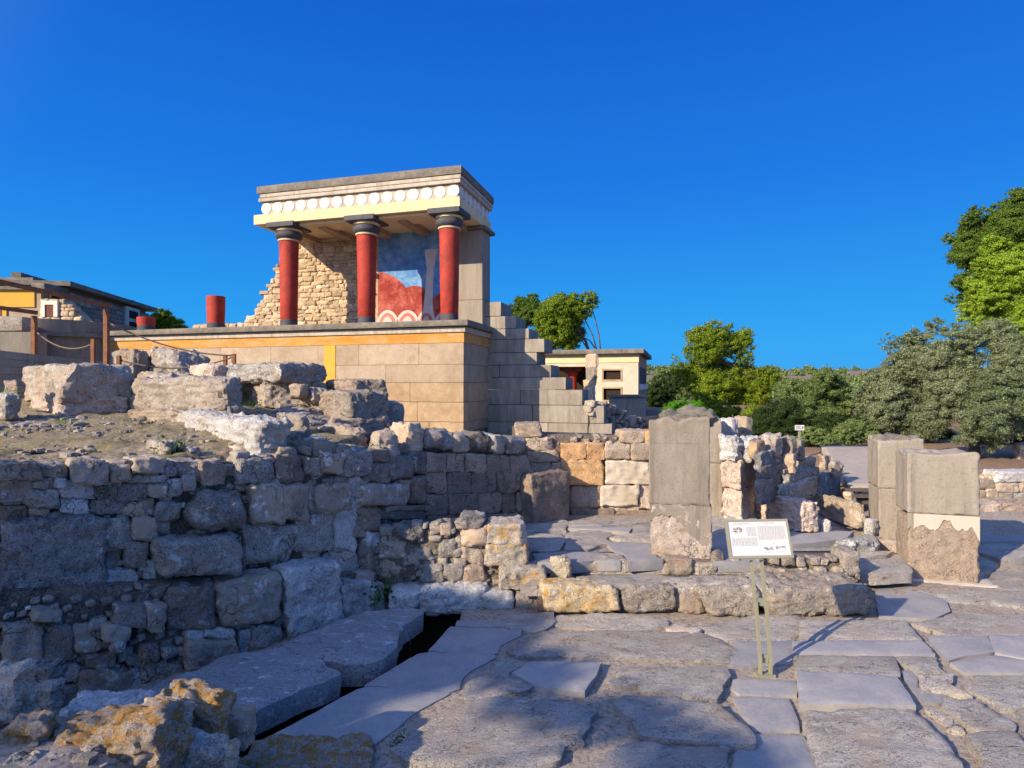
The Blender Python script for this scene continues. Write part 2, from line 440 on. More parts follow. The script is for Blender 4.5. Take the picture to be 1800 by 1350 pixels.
M['sandstone'] = plainmat('warm_sandstone_blocks', (.58, .43, .275), (.48, .345, .21), 4, .9, .6, .15, .012, stain=(.36, .25, .16), stain_scale=1.5, rnd=.1, speck=.45, blocks=.35)
M['ochre'] = plainmat('ochre_band_paint', (.60, .30, .05), (.50, .35, .20), 3, .85, .2, .2, .004, stain=(.58, .21, .025), stain_scale=1.7, stretch=(.7, 1, 2), speck=.3)
M['ochrebright'] = plainmat('bright_ochre_paint', (.66, .38, .05), (.58, .34, .07), 4, .85, .2, .2)
M['rust'] = plainmat('rusty_steel', (.22, .085, .035), (.13, .055, .028), 12, .7, .3, .3, .003, stain=(.28, .12, .05), stain_scale=6)
M['rope'] = plainmat('rope', (.24, .17, .12), None, 60, .95, .4)
M['darkvoid'] = plainmat('dark_interior', (.035, .025, .02), None, 4, .9, .1)
M['whitepaint'] = plainmat('white_window_paint', (.74, .69, .60), (.64, .60, .52), 6, .8, .15)
M['shutter'] = plainmat('red_brown_wood', (.16, .05, .03), None, 10, .7, .2)
M['olivemetal'] = plainmat('sage_powder_coat', (.275, .265, .185), (.25, .24, .165), 20, .5, .05, .4, .001)
M['panel'] = plainmat('white_panel_print', (.60, .60, .59), (.58, .58, .57), 3, .35, .02, .4, .001)
M['ink'] = plainmat('grey_print_ink', (.22, .21, .20), None, 40, .5, .0)
M['inkred'] = plainmat('red_print_ink', (.55, .16, .14), None, 40, .5, .0)
M['inkdark'] = plainmat('dark_print_ink', (.10, .11, .10), (.30, .30, .28), 90, .5, .0)
M['wood'] = plainmat('grey_timber', (.15, .12, .095), (.09, .07, .055), 6, .8, .4, .2, .006, stretch=(.4, 4, 4))
M['bark'] = plainmat('pine_bark', (.20, .14, .10), (.10, .075, .055), 7, .95, .9, .1, .03, stretch=(2, 2, .5))
M['barkgrey'] = plainmat('grey_bark', (.13, .105, .085), (.07, .055, .045), 9, .95, .9, .1, .03, stretch=(2, 2, .5))
M['pine'] = leafmat('pine_needles', (.045, .08, .008), (.14, .21, .016), (.28, .35, .032))
M['pinelight'] = leafmat('fresh_pine_needles', (.08, .14, .014), (.20, .32, .025), (.34, .44, .05))
M['pinedark'] = leafmat('dark_needles', (.035, .065, .012), (.085, .145, .022), (.16, .24, .04))
M['olive'] = leafmat('olive_leaves', (.055, .08, .035), (.14, .18, .085), (.36, .395, .24), .14)
M['shrub'] = leafmat('shrub_leaves', (.06, .10, .03), (.14, .20, .06), (.25, .31, .12), .15)
M['bright'] = leafmat('bright_bush_leaves', (.06, .18, .012), (.10, .30, .02), (.16, .40, .03), .35)
M['weed'] = leafmat('weed_leaves', (.03, .07, .02), (.06, .13, .03), (.10, .18, .05), .3)
M['slatecover'] = stonemat('worn_cover_slab', (.27, .265, .265), (.36, .355, .35), (.17, .165, .165), white=.35, var=.05, bump=.6, dist=.012, stretch=(1, 2, 1))
M['plasterblock'] = plainmat('pale_patched_block', (.50, .42, .32), (.42, .345, .255), 3, .9, .4, .15, .008, stain=(.60, .54, .46), stain_scale=2)
M['stepped'] = plainmat('warm_cast_stone', (.42, .375, .315), (.345, .305, .255), 4, .9, .15, .15, .003, stain=(.25, .215, .175), stain_scale=.9, stretch=(1.4, 1.4, .6), speck=.35, blocks=.35, streak=.6)
M['footstone'] = stonemat('broken_gypsum_foot', (.38, .315, .265), (.48, .405, .345), (.26, .205, .165), white=.3, var=.05, bump=.9, rust=(.36, .27, .20))
M['mortardark'] = stonemat('dark_earth_mortar', (.11, .09, .075), (.17, .14, .115), (.06, .05, .04), var=.05, bump=1.0, dist=.03)
M['shrubdark'] = leafmat('deep_shade_leaves', (.014, .028, .010), (.035, .062, .018), (.075, .11, .032))  # leaf greens darkened, the shade of the foliage is put into the colour

# ------------------------------------------------------------------ the lie of the land
def xb(y):      # left of this line stands the upper terrace
    return np.interp(y, [-40, 6.06, 7.1, 8.2, 8.6, 8.75], [-47.55, -1.49, -1.07, 0.25, 0.25, 2.9])
def inside(poly, x, y):
    r = np.zeros(np.shape(x), bool); n = len(poly)
    for i in range(n):
        (x0, y0), (x1, y1) = poly[i][:2], poly[(i + 1) % n][:2]
        c = ((y0 > y) != (y1 > y)) & (x < (x1 - x0) * (y - y0) / (y1 - y0 + 1e-12) + x0)
        r ^= c
    return r
TRENCH = [gz(a, b, 0) for a, b in [(380, 1290), (500, 1190), (620, 1140), (650, 1110), (690, 1075), (720, 1040), (835, 1040), (806, 1075), (800, 1102), (762, 1147), (652, 1208), (478, 1302), (420, 1330)]]
def zterr(x, y):
    t = 1.50 + .085 * np.clip(y - 4, 0, 4.5)
    k = sm(-1.2, .6, x + .22 * y)                           # falls away towards the passage
    t = t - k * np.where(y > 6.5, .62, .1)
    t = t + .42 * sm(9.0, 10.2, y) * (1 - k) * sm(-1.7, -2.6, x)
    t = np.where(y > 10.4, t * (1 - sm(10.4, 12, y)) + 1.1 * sm(10.4, 12, y), t)
    return t
def zlow(x, y):
    z = np.where(y > 6.32, np.interp(x, [2.6, 3.7], [.36, .03]) + .015 * (y - 6.3), 0.0)
    z = np.where(x > 2.9, np.maximum(z, .03 + .30 * sm(6.6, 9.2, y)) * (y > 6.32), z)
    bank = sm(6.2, 6.9, x - .62 * (y - 9.6))
    z = np.where((x > 2.9) & (y > 9.3), bank * (.30 + .5 * sm(9.75, 10.3, y) + .02 * (y - 9.75)) + (1 - bank) * np.minimum(.36 + .115 * (y - 9.3), .82), z)
    m = np.hypot(x + 2.3, y - 2.3) / 1.6
    z = z + .62 * (1 - sm(.25, 1.0, m)) * (y < 5)
    return z
def zground(x, y, fine=True):
    x = np.asarray(x, float); y = np.asarray(y, float)
    up = x < xb(y) - .32
    z = np.where(up, zterr(x, y), zlow(x, y) - .018)
    d = np.hypot(x, y)
    far = 1.0 + 0 * x
    z = np.where(d > 18, z * (1 - sm(18, 30, d)) + far * sm(18, 30, d), z)
    th = np.arctan2(x, np.maximum(y, 1e-3))
    ridge = 10.6 + 3.0 * np.interp(th, [-.5, 0, .2, .45, .8], [0, .4, .35, .1, .4])
    p = np.stack([x * .02, y * .02, 0 * x], -1).reshape(-1, 3)
    z = z + np.where(y > 60, sm(110, 370, y) * (ridge - 1) + sm(60, 250, y) * .8 * fbm(p, 3, 5).reshape(x.shape), 0)
    z = z - np.where(y > 400, (y - 400) * .05, 0)
    return z
def zg(x, y): return float(zground(np.array([x]), np.array([y]))[0])

# the ground: one sheet, fine near the camera and coarse out to the horizon
def axis(lo, hi, st, grow, end0, end1):
    a = list(np.arange(lo, hi + 1e-6, st)); s = st
    while a[-1] < end1: s *= grow; a.append(a[-1] + s)
    s = st
    while a[0] > end0: s *= grow; a.insert(0, a[0] - s)
    return np.array(a)
gx = axis(-4.4, 6.6, .042, 1.09, -1500, 1500)
gy = axis(2.0, 10.6, .042, 1.08, -300, 1600)
GX, GY = np.meshgrid(gx, gy)
GZ = zground(GX, GY)
tr = inside(TRENCH, GX, GY)
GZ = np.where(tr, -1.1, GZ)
pp = np.stack([GX, GY, 0 * GX], -1).reshape(-1, 3)
near = (np.hypot(GX, GY) < 16)
GZ = GZ + near * (.016 * fbm(pp * 3.1, 4, 2) + .010 * fbm(pp * 17, 3, 9)).reshape(GX.shape) * np.where(GX < xb(GY) - .32, 2.0, .35)
ny, nx = GX.shape
V = np.stack([GX, GY, GZ], -1).reshape(-1, 3)
ii = (np.arange(ny - 1)[:, None] * nx + np.arange(nx - 1)[None, :]).ravel()
Fq = np.stack([ii, ii + 1, ii + 1 + nx, ii + nx], -1)
def groundmat(name, a, b, c, grass=None, grain=30):
    m, nt, bs = newmat(name, .95, .1)
    tc = nt.nodes.new('ShaderNodeTexCoord'); co = tc.outputs['Object']
    n1 = noise(nt, co, 1.1, 6, .65); n2 = noise(nt, co, grain, 6, .75)
    col = ramp(nt, n1, [(.3, a), (.7, b)])
    if grass: col = mix(nt, ramp(nt, noise(nt, co, 2.3, 7, .75), [(.44, (0, 0, 0)), (.60, (.85, .85, .85))]), col, grass)
    col = mix(nt, ramp(nt, n2, [(.34, (1, 1, 1)), (.52, (0, 0, 0))]), col, c)
    col = mix(nt, ramp(nt, n2, [(.60, (0, 0, 0)), (.70, (.7, .7, .7))]), col, tuple(x * 1.5 for x in b))
    nt.links.new(col, bs.inputs['Base Color'])
    bp = nd(nt, 'ShaderNodeBump', Strength=.9, Distance=.02); nt.links.new(n2, bp.inputs['Height']); nt.links.new(bp.outputs[0], bs.inputs['Normal'])
    return m
mg = [groundmat('joint_earth', (.34, .28, .225), (.44, .375, .31), (.16, .12, .09)),
      groundmat('terrace_earth', (.26, .205, .14), (.37, .30, .215), (.12, .09, .055), (.235, .205, .09)),
      groundmat('red_brown_soil', (.26, .165, .105), (.36, .245, .165), (.12, .075, .05)),
      groundmat('dry_hillside', (.30, .22, .145), (.42, .31, .21), (.10, .10, .06), (.085, .105, .05), .5),
      groundmat('shade_dark_drain_earth', (.045, .038, .03), (.07, .06, .045), (.02, .02, .016))]  # last one: near-black earth, the drain's deep shade put into its colour
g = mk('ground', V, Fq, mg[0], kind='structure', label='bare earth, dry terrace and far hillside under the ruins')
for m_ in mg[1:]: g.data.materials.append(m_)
cx = V[Fq].mean(1)
mi = np.zeros(len(Fq), np.int32)
mi[(cx[:, 0] < xb(cx[:, 1]) - .1)] = 1
mi[(cx[:, 0] > 2.9) & (cx[:, 1] > 9.6)] = 2
mi[np.hypot(cx[:, 0], cx[:, 1]) > 60] = 3
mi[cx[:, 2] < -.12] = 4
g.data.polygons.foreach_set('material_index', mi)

# ------------------------------------------------------------------ builders: stones in walls, boulders, flagstones
SEED = [100]
def nxt(): SEED[0] += 1; return SEED[0]
def wallstone(pl, q, parent, mat, off=0.04, thick=.34, rnd=.38, rough=.07, chips=4, warp=.06, name='stone_block', jit=.05, strat=0.0, **kw):
    """a stone seen at the pixels q (a box x0,y0,x1,y1 or four corners), in the wall plane pl"""
    s = nxt(); r = np.random.default_rng(s)
    if len(q) == 4 and not hasattr(q[0], '__len__'):
        x0, y0, x1, y1 = q; jx, jy = (x1 - x0) * jit, (y1 - y0) * jit
        q = [(x0 + r.uniform(-jx, jx), y0 + r.uniform(-jy, jy)), (x1 + r.uniform(-jx, jx), y0 + r.uniform(-jy, jy)),
             (x1 + r.uniform(-jx, jx), y1 + r.uniform(-jy, jy)), (x0 + r.uniform(-jx, jx), y1 + r.uniform(-jy, jy))]
    c = np.array([pl.hit(*p) for p in q])                   # tl, tr, br, bl
    wpx = max(max(p[0] for p in q) - min(p[0] for p in q), max(p[1] for p in q) - min(p[1] for p in q))
    w_ = np.linalg.norm(c[1] - c[0] + c[2] - c[3]) / 2; h_ = np.linalg.norm(c[0] - c[3] + c[1] - c[2]) / 2
    V, Q = rock((w_ / 2, thick / 2, h_ / 2), res(wpx * 1.05), rnd, rough, s, chips, warp, fine=.005 + .01 * min(w_, h_), strat=strat)
    u = V[:, 0] / w_ + .5; v = .5 - V[:, 2] / h_
    az = (1 - v)[:, None] * ((1 - u)[:, None] * c[0] + u[:, None] * c[1]) + v[:, None] * ((1 - u)[:, None] * c[3] + u[:, None] * c[2])
    X = pl.xyz(az[:, 0], az[:, 1], off - thick / 2 + V[:, 1] + r.uniform(-.02, .02))
    return mk(name, X, Q[:, ::-1].copy(), mat, parent, auto=36, **kw)
def fill(pl, poly, boxes, size, parent, mat, off=-.02, name='rubble_fill', thick=.16, flat=.7, seed=1, n=5):
    """small packing stones of a wall, one mesh, where the listed stones leave gaps"""
    r = np.random.default_rng(seed); P = []
    xs = [p[0] for p in poly]; ys = [p[1] for p in poly]
    A = (max(xs) - min(xs)) * (max(ys) - min(ys))
    for _ in range(int(A / (size * size * .5) * 6)):
        x, y = r.uniform(min(xs), max(xs)), r.uniform(min(ys), max(ys)); k = size * r.choice([.55, .75, 1, 1.3], p=[.3, .3, .25, .15])
        if not inside(poly, np.array([x]), np.array([y]))[0]: continue
        if any(b[0] + k * .2 < x < b[2] - k * .2 and b[1] + k * .2 < y < b[3] - k * .2 for b in boxes): continue
        if any(abs(x - a) < (k + kk) * .50 and abs(y - b) < (k + kk) * .5 * flat for a, b, kk in P): continue
        P.append((x, y, k))
    mb = MB(); VV = []; QQ = []; m = 0
    for i, (x, y, k) in enumerate(P):
        a0, z0 = pl.hit(x, y); a1, _ = pl.hit(x + 1, y); px = abs(a1 - a0)
        hw = k * px * .5 * r.uniform(.8, 1.2); hh = k * px * .5 * flat * r.uniform(.8, 1.15)
        V, Q = rock((hw, thick / 2, hh), n, .42, .14, seed * 1000 + i, 6, .14, .006)
        t = r.normal(0, .12); a = V[:, 0] * math.cos(t) - V[:, 2] * math.sin(t); z = V[:, 0] * math.sin(t) + V[:, 2] * math.cos(t)
        VV.append(pl.xyz(a0 + a, z0 + z, off - thick / 2 + V[:, 1] + r.uniform(-.03, .02))); QQ.append(Q[:, ::-1] + m); m += len(V)
    return mk(name, np.concatenate(VV), np.concatenate(QQ), mat, parent)
def core(pl, top, bot, parent, mat, off=-.10, back=.5, name='wall_core', st=.06, amp=.03):
    """the earth and mortar body of a wall between a top and a bottom profile, both lists of pixels"""
    T = np.array([pl.hit(*p) for p in top]); B = np.array([pl.hit(*p) for p in bot])
    a0, a1 = min(T[:, 0].min(), B[:, 0].min()), max(T[:, 0].max(), B[:, 0].max())
    n = max(int((a1 - a0) / st), 2); a = np.linspace(a0, a1, n + 1)
    o = np.argsort(T[:, 0]); zt = np.interp(a, T[o, 0], T[o, 1]); o = np.argsort(B[:, 0]); zb = np.interp(a, B[o, 0], B[o, 1])
    k = max(int((zt - zb).max() / st), 2)
    A = np.repeat(a[None], k + 1, 0); Z = zb[None] + (zt - zb)[None] * np.linspace(0, 1, k + 1)[:, None]
    X = pl.xyz(A.ravel(), Z.ravel(), off + amp * fbm(np.stack([A.ravel() * 6, Z.ravel() * 6, 0 * A.ravel()], -1), 4, 3))
    X2 = pl.xyz(A[-1], Z[-1], np.full(n + 1, off - back))
    V = np.concatenate([X, X2, pl.xyz(a, zb, np.full(n + 1, off - back))]); w1 = n + 1
    ii = (np.arange(k)[:, None] * w1 + np.arange(n)[None]).ravel()
    Fq = [np.stack([ii, ii + 1, ii + 1 + w1, ii + w1], -1)]
    for lo, hi in ((k * w1, (k + 1) * w1), ((k + 1) * w1, (k + 2) * w1)):
        j = np.arange(n); Fq.append(np.stack([lo + j, lo + j + 1, hi + j + 1, hi + j], -1))
    return mk(name, V, np.concatenate(Fq), mat, parent)
def obox(xL, xC, xR, yt, yb, Yc, phi=48, depth=None):
    ph = math.radians(phi); b = np.array([math.cos(ph), math.sin(ph)]); a = np.array([-math.sin(ph), math.cos(ph)])
    C = np.array([(xC - 900) / F * Yc, Yc])
    def L(d, px):
        k = (px - 900) / F
        return (k * C[1] - C[0]) / (d[0] - k * d[1])
    Lb = max(L(b, xR), .1); La = max(L(a, xL), .1) if depth is None else depth
    zt, zb = H - (yt - 680) / F * Yc, H - (yb - 680) / F * Yc
    c = C + (La * a + Lb * b) / 2
    return np.array([c[0], c[1], (zt + zb) / 2]), np.array([Lb / 2, La / 2, (zt - zb) / 2]), ph
def boulder(name, label, cat, mat, xL, xC, xR, yt, yb, Yc, phi=48, depth=None, group=None, rnd=.35, rough=.09, chips=6, warp=.10, parent=None, fine=.012, tilt=(0, 0), n=None, strat=0.0, sink=0.05):
    c, h, ph = obox(xL, xC, xR, yt, yb, Yc, phi, depth)
    s = nxt(); h = np.maximum(h, .03)
    if sink: h[2] += sink / 2; c[2] -= sink / 2
    V, Q = rock(h, n or int(np.clip((xR - xL) / 4.5, 7, 34)), rnd, rough, s, chips, warp, fine, strat)
    R_ = yawm(ph)
    if tilt != (0, 0):
        tx, ty = math.radians(tilt[0]), math.radians(tilt[1])
        Rx = np.array([[1, 0, 0], [0, math.cos(tx), -math.sin(tx)], [0, math.sin(tx), math.cos(tx)]])
        Ry = np.array([[math.cos(ty), 0, math.sin(ty)], [0, 1, 0], [-math.sin(ty), 0, math.cos(ty)]])
        V = V @ Rx.T @ Ry.T
    return mk(name, V @ R_.T + c, Q, mat, parent, label=label, cat=cat, group=group, auto=36)
def flag(poly, z, parent, mat, thick=.16, rough=.006, bevel=.03, edge=.02, name='flagstone', dz=0.0, world=False, grow=.012, lower=.55, **kw):
    s = nxt(); r = np.random.default_rng(s)
    P = np.array([gz(x, y, z)[:2] for x, y in poly]) if not world else np.array(poly, float)
    cy = P[:, 1].mean(); st = np.clip(.0085 * cy, .022, .12)
    B = []
    for i in range(len(P)):
        p, q = P[i], P[(i + 1) % len(P)]; k = max(int(np.linalg.norm(q - p) / (st * 1.3)), 1)
        for j in range(k): B.append(p + (q - p) * j / k)
    B = np.array(B)
    ctr = B.mean(0)
    nz_ = fbm(np.c_[B * 3.0, 0 * B[:, :1] + s], 4, s, .6)
    B = ctr + (B - ctr) * (1 + edge * nz_ / max(np.linalg.norm(B - ctr, axis=1).mean(), .1))[:, None]
    nB = len(B)
    cv = B - ctr; B = ctr + cv * (1 + grow / np.maximum(np.linalg.norm(cv, axis=1), .05))[:, None]
    z = z * lower if z < .1 else z
    B = B + edge * .22 * np.stack([fbm(np.c_[B * 13, 0 * B[:, :1]], 3, s + 2), fbm(np.c_[B * 13, 0 * B[:, :1]], 3, s + 3)], -1)
    lo, hi = B.min(0), B.max(0)
    G = np.stack(np.meshgrid(np.arange(lo[0], hi[0], st), np.arange(lo[1], hi[1], st)), -1).reshape(-1, 2)
    G = G + r.uniform(-.25, .25, G.shape) * st
    def dist(Q):
        D = np.full(len(Q), 9.0)
        for i in range(nB):
            p, q = B[i], B[(i + 1) % nB]; e = q - p
            t = np.clip(((Q - p) @ e) / (e @ e + 1e-12), 0, 1)
            D = np.minimum(D, np.linalg.norm(Q - p - t[:, None] * e, axis=1))
        return D
    G = G[inside(B, G[:, 0], G[:, 1])]
    if len(G): G = G[dist(G) > st * .45]
    pts = [Vector(p) for p in np.concatenate([B, G])]
    ov, oe, of, oi, _, _ = delaunay_2d_cdt(pts, [(i, (i + 1) % nB) for i in range(nB)], [], 1, 1e-5)
    W = np.array([(v.x, v.y) for v in ov])
    D = dist(W)
    q = np.c_[W, 0 * D]
    aniso = np.c_[W[:, 0] * 2.2, W[:, 1] * 5.5, 0 * D + s]
    Z = z + dz - bevel * (1 - np.clip(D / (bevel * 1.6), 0, 1)) ** 2 + rough * (1.0 * np.floor(2.2 * fbm(q * 1.7 + s * 3.1, 3, s + 4)) / 2.2 * (rough > .005) + fbm(aniso, 5, s, .62) + .6 * fbm(q * 1.3 + s, 2, s + 1)) + r.normal(0, .3) * rough
    top = np.c_[W, Z]
    loop = []
    mp = {}
    for i, src in enumerate(oi):
        for k in src:
            if k < nB: mp[k] = i
    loop = [mp[k] for k in range(nB) if k in mp]
    n0 = len(top); V = [top]; Fc = [tuple(f) for f in of]
    lowr = top[loop].copy(); lowr[:, 2] -= thick * .35; lowr[:, :2] += (lowr[:, :2] - ctr) * 0 + .01 * np.stack([vnoise(np.c_[lowr * 9], s), vnoise(np.c_[lowr * 9], s + 1)], -1)
    low2 = top[loop].copy(); low2[:, 2] = z + dz - thick; low2[:, :2] = ctr + (low2[:, :2] - ctr) * .985
    V += [lowr, low2]; m = len(loop)
    for i in range(m):
        j = (i + 1) % m
        Fc.append((loop[i], n0 + i, n0 + j, loop[j])); Fc.append((n0 + i, n0 + m + i, n0 + m + j, n0 + j))
    return mk(name, np.concatenate(V), Fc, mat, parent, auto=62, **kw)

# ------------------------------------------------------------------ the paving
pv = thing('lower_paving', 'uneven lower pavement of big grey flagstones around the information board', None); pv['kind'] = 'structure'
SL, FL, FW = M['slate'], M['flag'], M['flagwarm']
smooth_ = dict(rough=.0025, bevel=.006, edge=.012)
rough_ = dict(rough=.009, bevel=.010, edge=.07)
for p, m_, z, k in [
    ([(756, 1141), (793, 1101), (917, 1106), (914, 1117), (878, 1133), (873, 1146), (844, 1147)], SL, .0, smooth_),
    ([(801, 1099), (806, 1090), (853, 1089), (878, 1101)], SL, .0, smooth_),
    ([(646, 1202), (735, 1149), (757, 1146), (868, 1150), (870, 1155), (825, 1180), (812, 1191), (805, 1208), (786, 1214)], SL, .0, smooth_),
    ([(470, 1296), (629, 1211), (646, 1207), (780, 1215), (788, 1219), (721, 1254), (654, 1312), (629, 1316), (553, 1309)], SL, .0, smooth_),
    ([(827, 1202), (823, 1193), (829, 1185), (855, 1170), (885, 1155), (926, 1155), (928, 1159), (896, 1173), (898, 1176), (940, 1197), (910, 1208), (831, 1211)], FL, .05, rough_),
    ([(901, 1174), (928, 1159), (942, 1155), (1056, 1156), (1028, 1206), (943, 1195)], SL, .07, smooth_),
    ([(683, 1303), (730, 1270), (812, 1223), (823, 1215), (906, 1215), (978, 1220), (1005, 1231), (1041, 1233), (1024, 1250), (1028, 1262), (1014, 1271), (1010, 1286), (984, 1296), (978, 1317), (940, 1330), (900, 1338), (860, 1335), (720, 1320)], FL, .08, dict(rough=.008, bevel=.02, edge=.05)),
    ([(1065, 1188), (1094, 1167), (1115, 1163), (1269, 1163), (1280, 1172), (1278, 1203), (1263, 1218), (1204, 1212), (1122, 1200), (1113, 1193)], FL, .075, rough_),
    ([(1071, 1220), (1098, 1212), (1185, 1216), (1261, 1226), (1286, 1241), (1311, 1275), (1309, 1286), (1236, 1286), (1172, 1286), (1143, 1281), (1119, 1275), (1096, 1250), (1086, 1246)], FL, .085, rough_),
    ([(1018, 1324), (1041, 1309), (1071, 1300), (1079, 1288), (1115, 1286), (1172, 1290), (1282, 1296), (1278, 1309), (1280, 1330), (1275, 1385), (1000, 1385), (985, 1350)], FL, .07, rough_),
    ([(886, 1140), (900, 1132), (928, 1124), (934, 1112), (960, 1105), (1040, 1103), (1130, 1105), (1220, 1108), (1262, 1118), (1296, 1139), (1276, 1157), (1200, 1155), (1056, 1149), (980, 1148), (930, 1151), (890, 1146)], FL, .03, dict(rough=.008, bevel=.015, edge=.04)),
    ([(864, 1094), (886, 1076), (960, 1076), (970, 1086), (960, 1099), (936, 1103), (880, 1100)], FL, .03, rough_),
    ([(981, 1080), (988, 1097), (1050, 1100), (1126, 1101), (1172, 1084), (1100, 1077), (1040, 1075)], FL, .03, rough_),
    ([(1160, 1096), (1185, 1086), (1215, 1089), (1224, 1100), (1215, 1106), (1170, 1104)], FW, .05, rough_),
    ([(1222, 1097), (1328, 1078), (1397, 1073), (1406, 1085), (1397, 1118), (1383, 1123), (1281, 1120), (1258, 1110)], FL, .02, dict(rough=.008, bevel=.02, edge=.03)),
    ([(1285, 1125), (1390, 1124), (1396, 1131), (1397, 1148), (1391, 1166), (1337, 1165), (1287, 1171), (1283, 1154), (1298, 1139)], SL, .0, smooth_),
    ([(1291, 1192), (1397, 1193), (1402, 1210), (1398, 1219), (1304, 1216), (1291, 1208)], SL, .01, smooth_),
    ([(1290, 1222), (1387, 1225), (1402, 1266), (1402, 1279), (1328, 1280), (1313, 1260)], SL, .01, smooth_),
    ([(1313, 1289), (1412, 1290), (1436, 1352), (1446, 1385), (1285, 1385), (1297, 1320)], SL, .01, smooth_),
    ([(1408, 1081), (1589, 1081), (1617, 1113), (1408, 1115)], FL, .085, dict(rough=.005, bevel=.015, edge=.015)),
    ([(1396, 1118), (1618, 1116), (1640, 1140), (1399, 1140)], SL, .085, smooth_),
    ([(1399, 1142), (1569, 1142), (1575, 1175), (1403, 1166)], FL, .085, dict(rough=.004, bevel=.015, edge=.015)),
    ([(1575, 1144), (1647, 1143), (1667, 1172), (1614, 1172), (1594, 1158)], FL, .07, rough_),
    ([(1404, 1169), (1577, 1178), (1605, 1227), (1530, 1226), (1405, 1224)], SL, .085, smooth_),
    ([(1407, 1231), (1530, 1229), (1607, 1232), (1650, 1275), (1705, 1341), (1745, 1390), (1460, 1390), (1427, 1300)], FL, .09, dict(rough=.013, bevel=.02, edge=.035)),
    ([(1580, 1176), (1614, 1176), (1614, 1205), (1658, 1208), (1660, 1234), (1624, 1232)], SL, .01, smooth_),
    ([(1618, 1177), (1676, 1177), (1712, 1211), (1666, 1205), (1622, 1202)], FW, .07, rough_),
    ([(1666, 1213), (1718, 1214), (1770, 1257), (1783, 1286), (1741, 1277), (1681, 1239)], FL, .08, rough_),
    ([(1629, 1238), (1663, 1239), (1707, 1275), (1697, 1283), (1663, 1277)], FW, .03, rough_),
    ([(1707, 1286), (1777, 1290), (1815, 1318), (1860, 1390), (1772, 1390), (1737, 1345)], FL, .06, rough_),
    ([(1622, 1092), (1690, 1070), (1815, 1076), (1815, 1108), (1660, 1111)], FL, .04, rough_),
    ([(1632, 1116), (1655, 1113), (1735, 1114), (1745, 1141), (1690, 1148), (1668, 1158)], SL, .03, smooth_),
    ([(1740, 1113), (1815, 1113), (1830, 1158), (1752, 1142)], SL, .03, smooth_),
    ([(1672, 1160), (1750, 1147), (1835, 1162), (1840, 1178), (1698, 1178)], SL, .03, smooth_),
    ([(1702, 1181), (1840, 1181), (1850, 1200), (1726, 1199)], FL, .03, rough_),
    ([(1728, 1203), (1850, 1204), (1860, 1240), (1768, 1236)], FL, .04, rough_),
    ([(1825, 1040), (1960, 1046), (1990, 1090), (1830, 1080)], FL, .03, rough_), ([(1835, 1095), (2000, 1100), (2040, 1160), (1850, 1160)], SL, .03, smooth_), ([(1852, 1180), (2060, 1185), (2120, 1260), (1885, 1245)], FL, .03, rough_),
    ([(1772, 1240), (1865, 1244), (1900, 1330), (1830, 1320), (1800, 1290)], FL, .03, rough_),
]:
    flag(p, z, pv, m_, thick=.2, **k)
# the thick covering slabs beside the open drain
for p, z in [([(495, 1122), (560, 1100), (640, 1074), (690, 1066), (748, 1070), (702, 1097), (697, 1118), (692, 1136), (655, 1160), (600, 1166), (545, 1150), (502, 1132)], .08),
             ([(170, 1240), (300, 1190), (400, 1152), (497, 1133), (545, 1152), (602, 1168), (598, 1178), (520, 1206), (440, 1240), (300, 1310), (230, 1320)], .09)]:
    flag(p, z, pv, M['slatecover'], thick=.2, lower=1, rough=.010, bevel=.025, edge=.05)
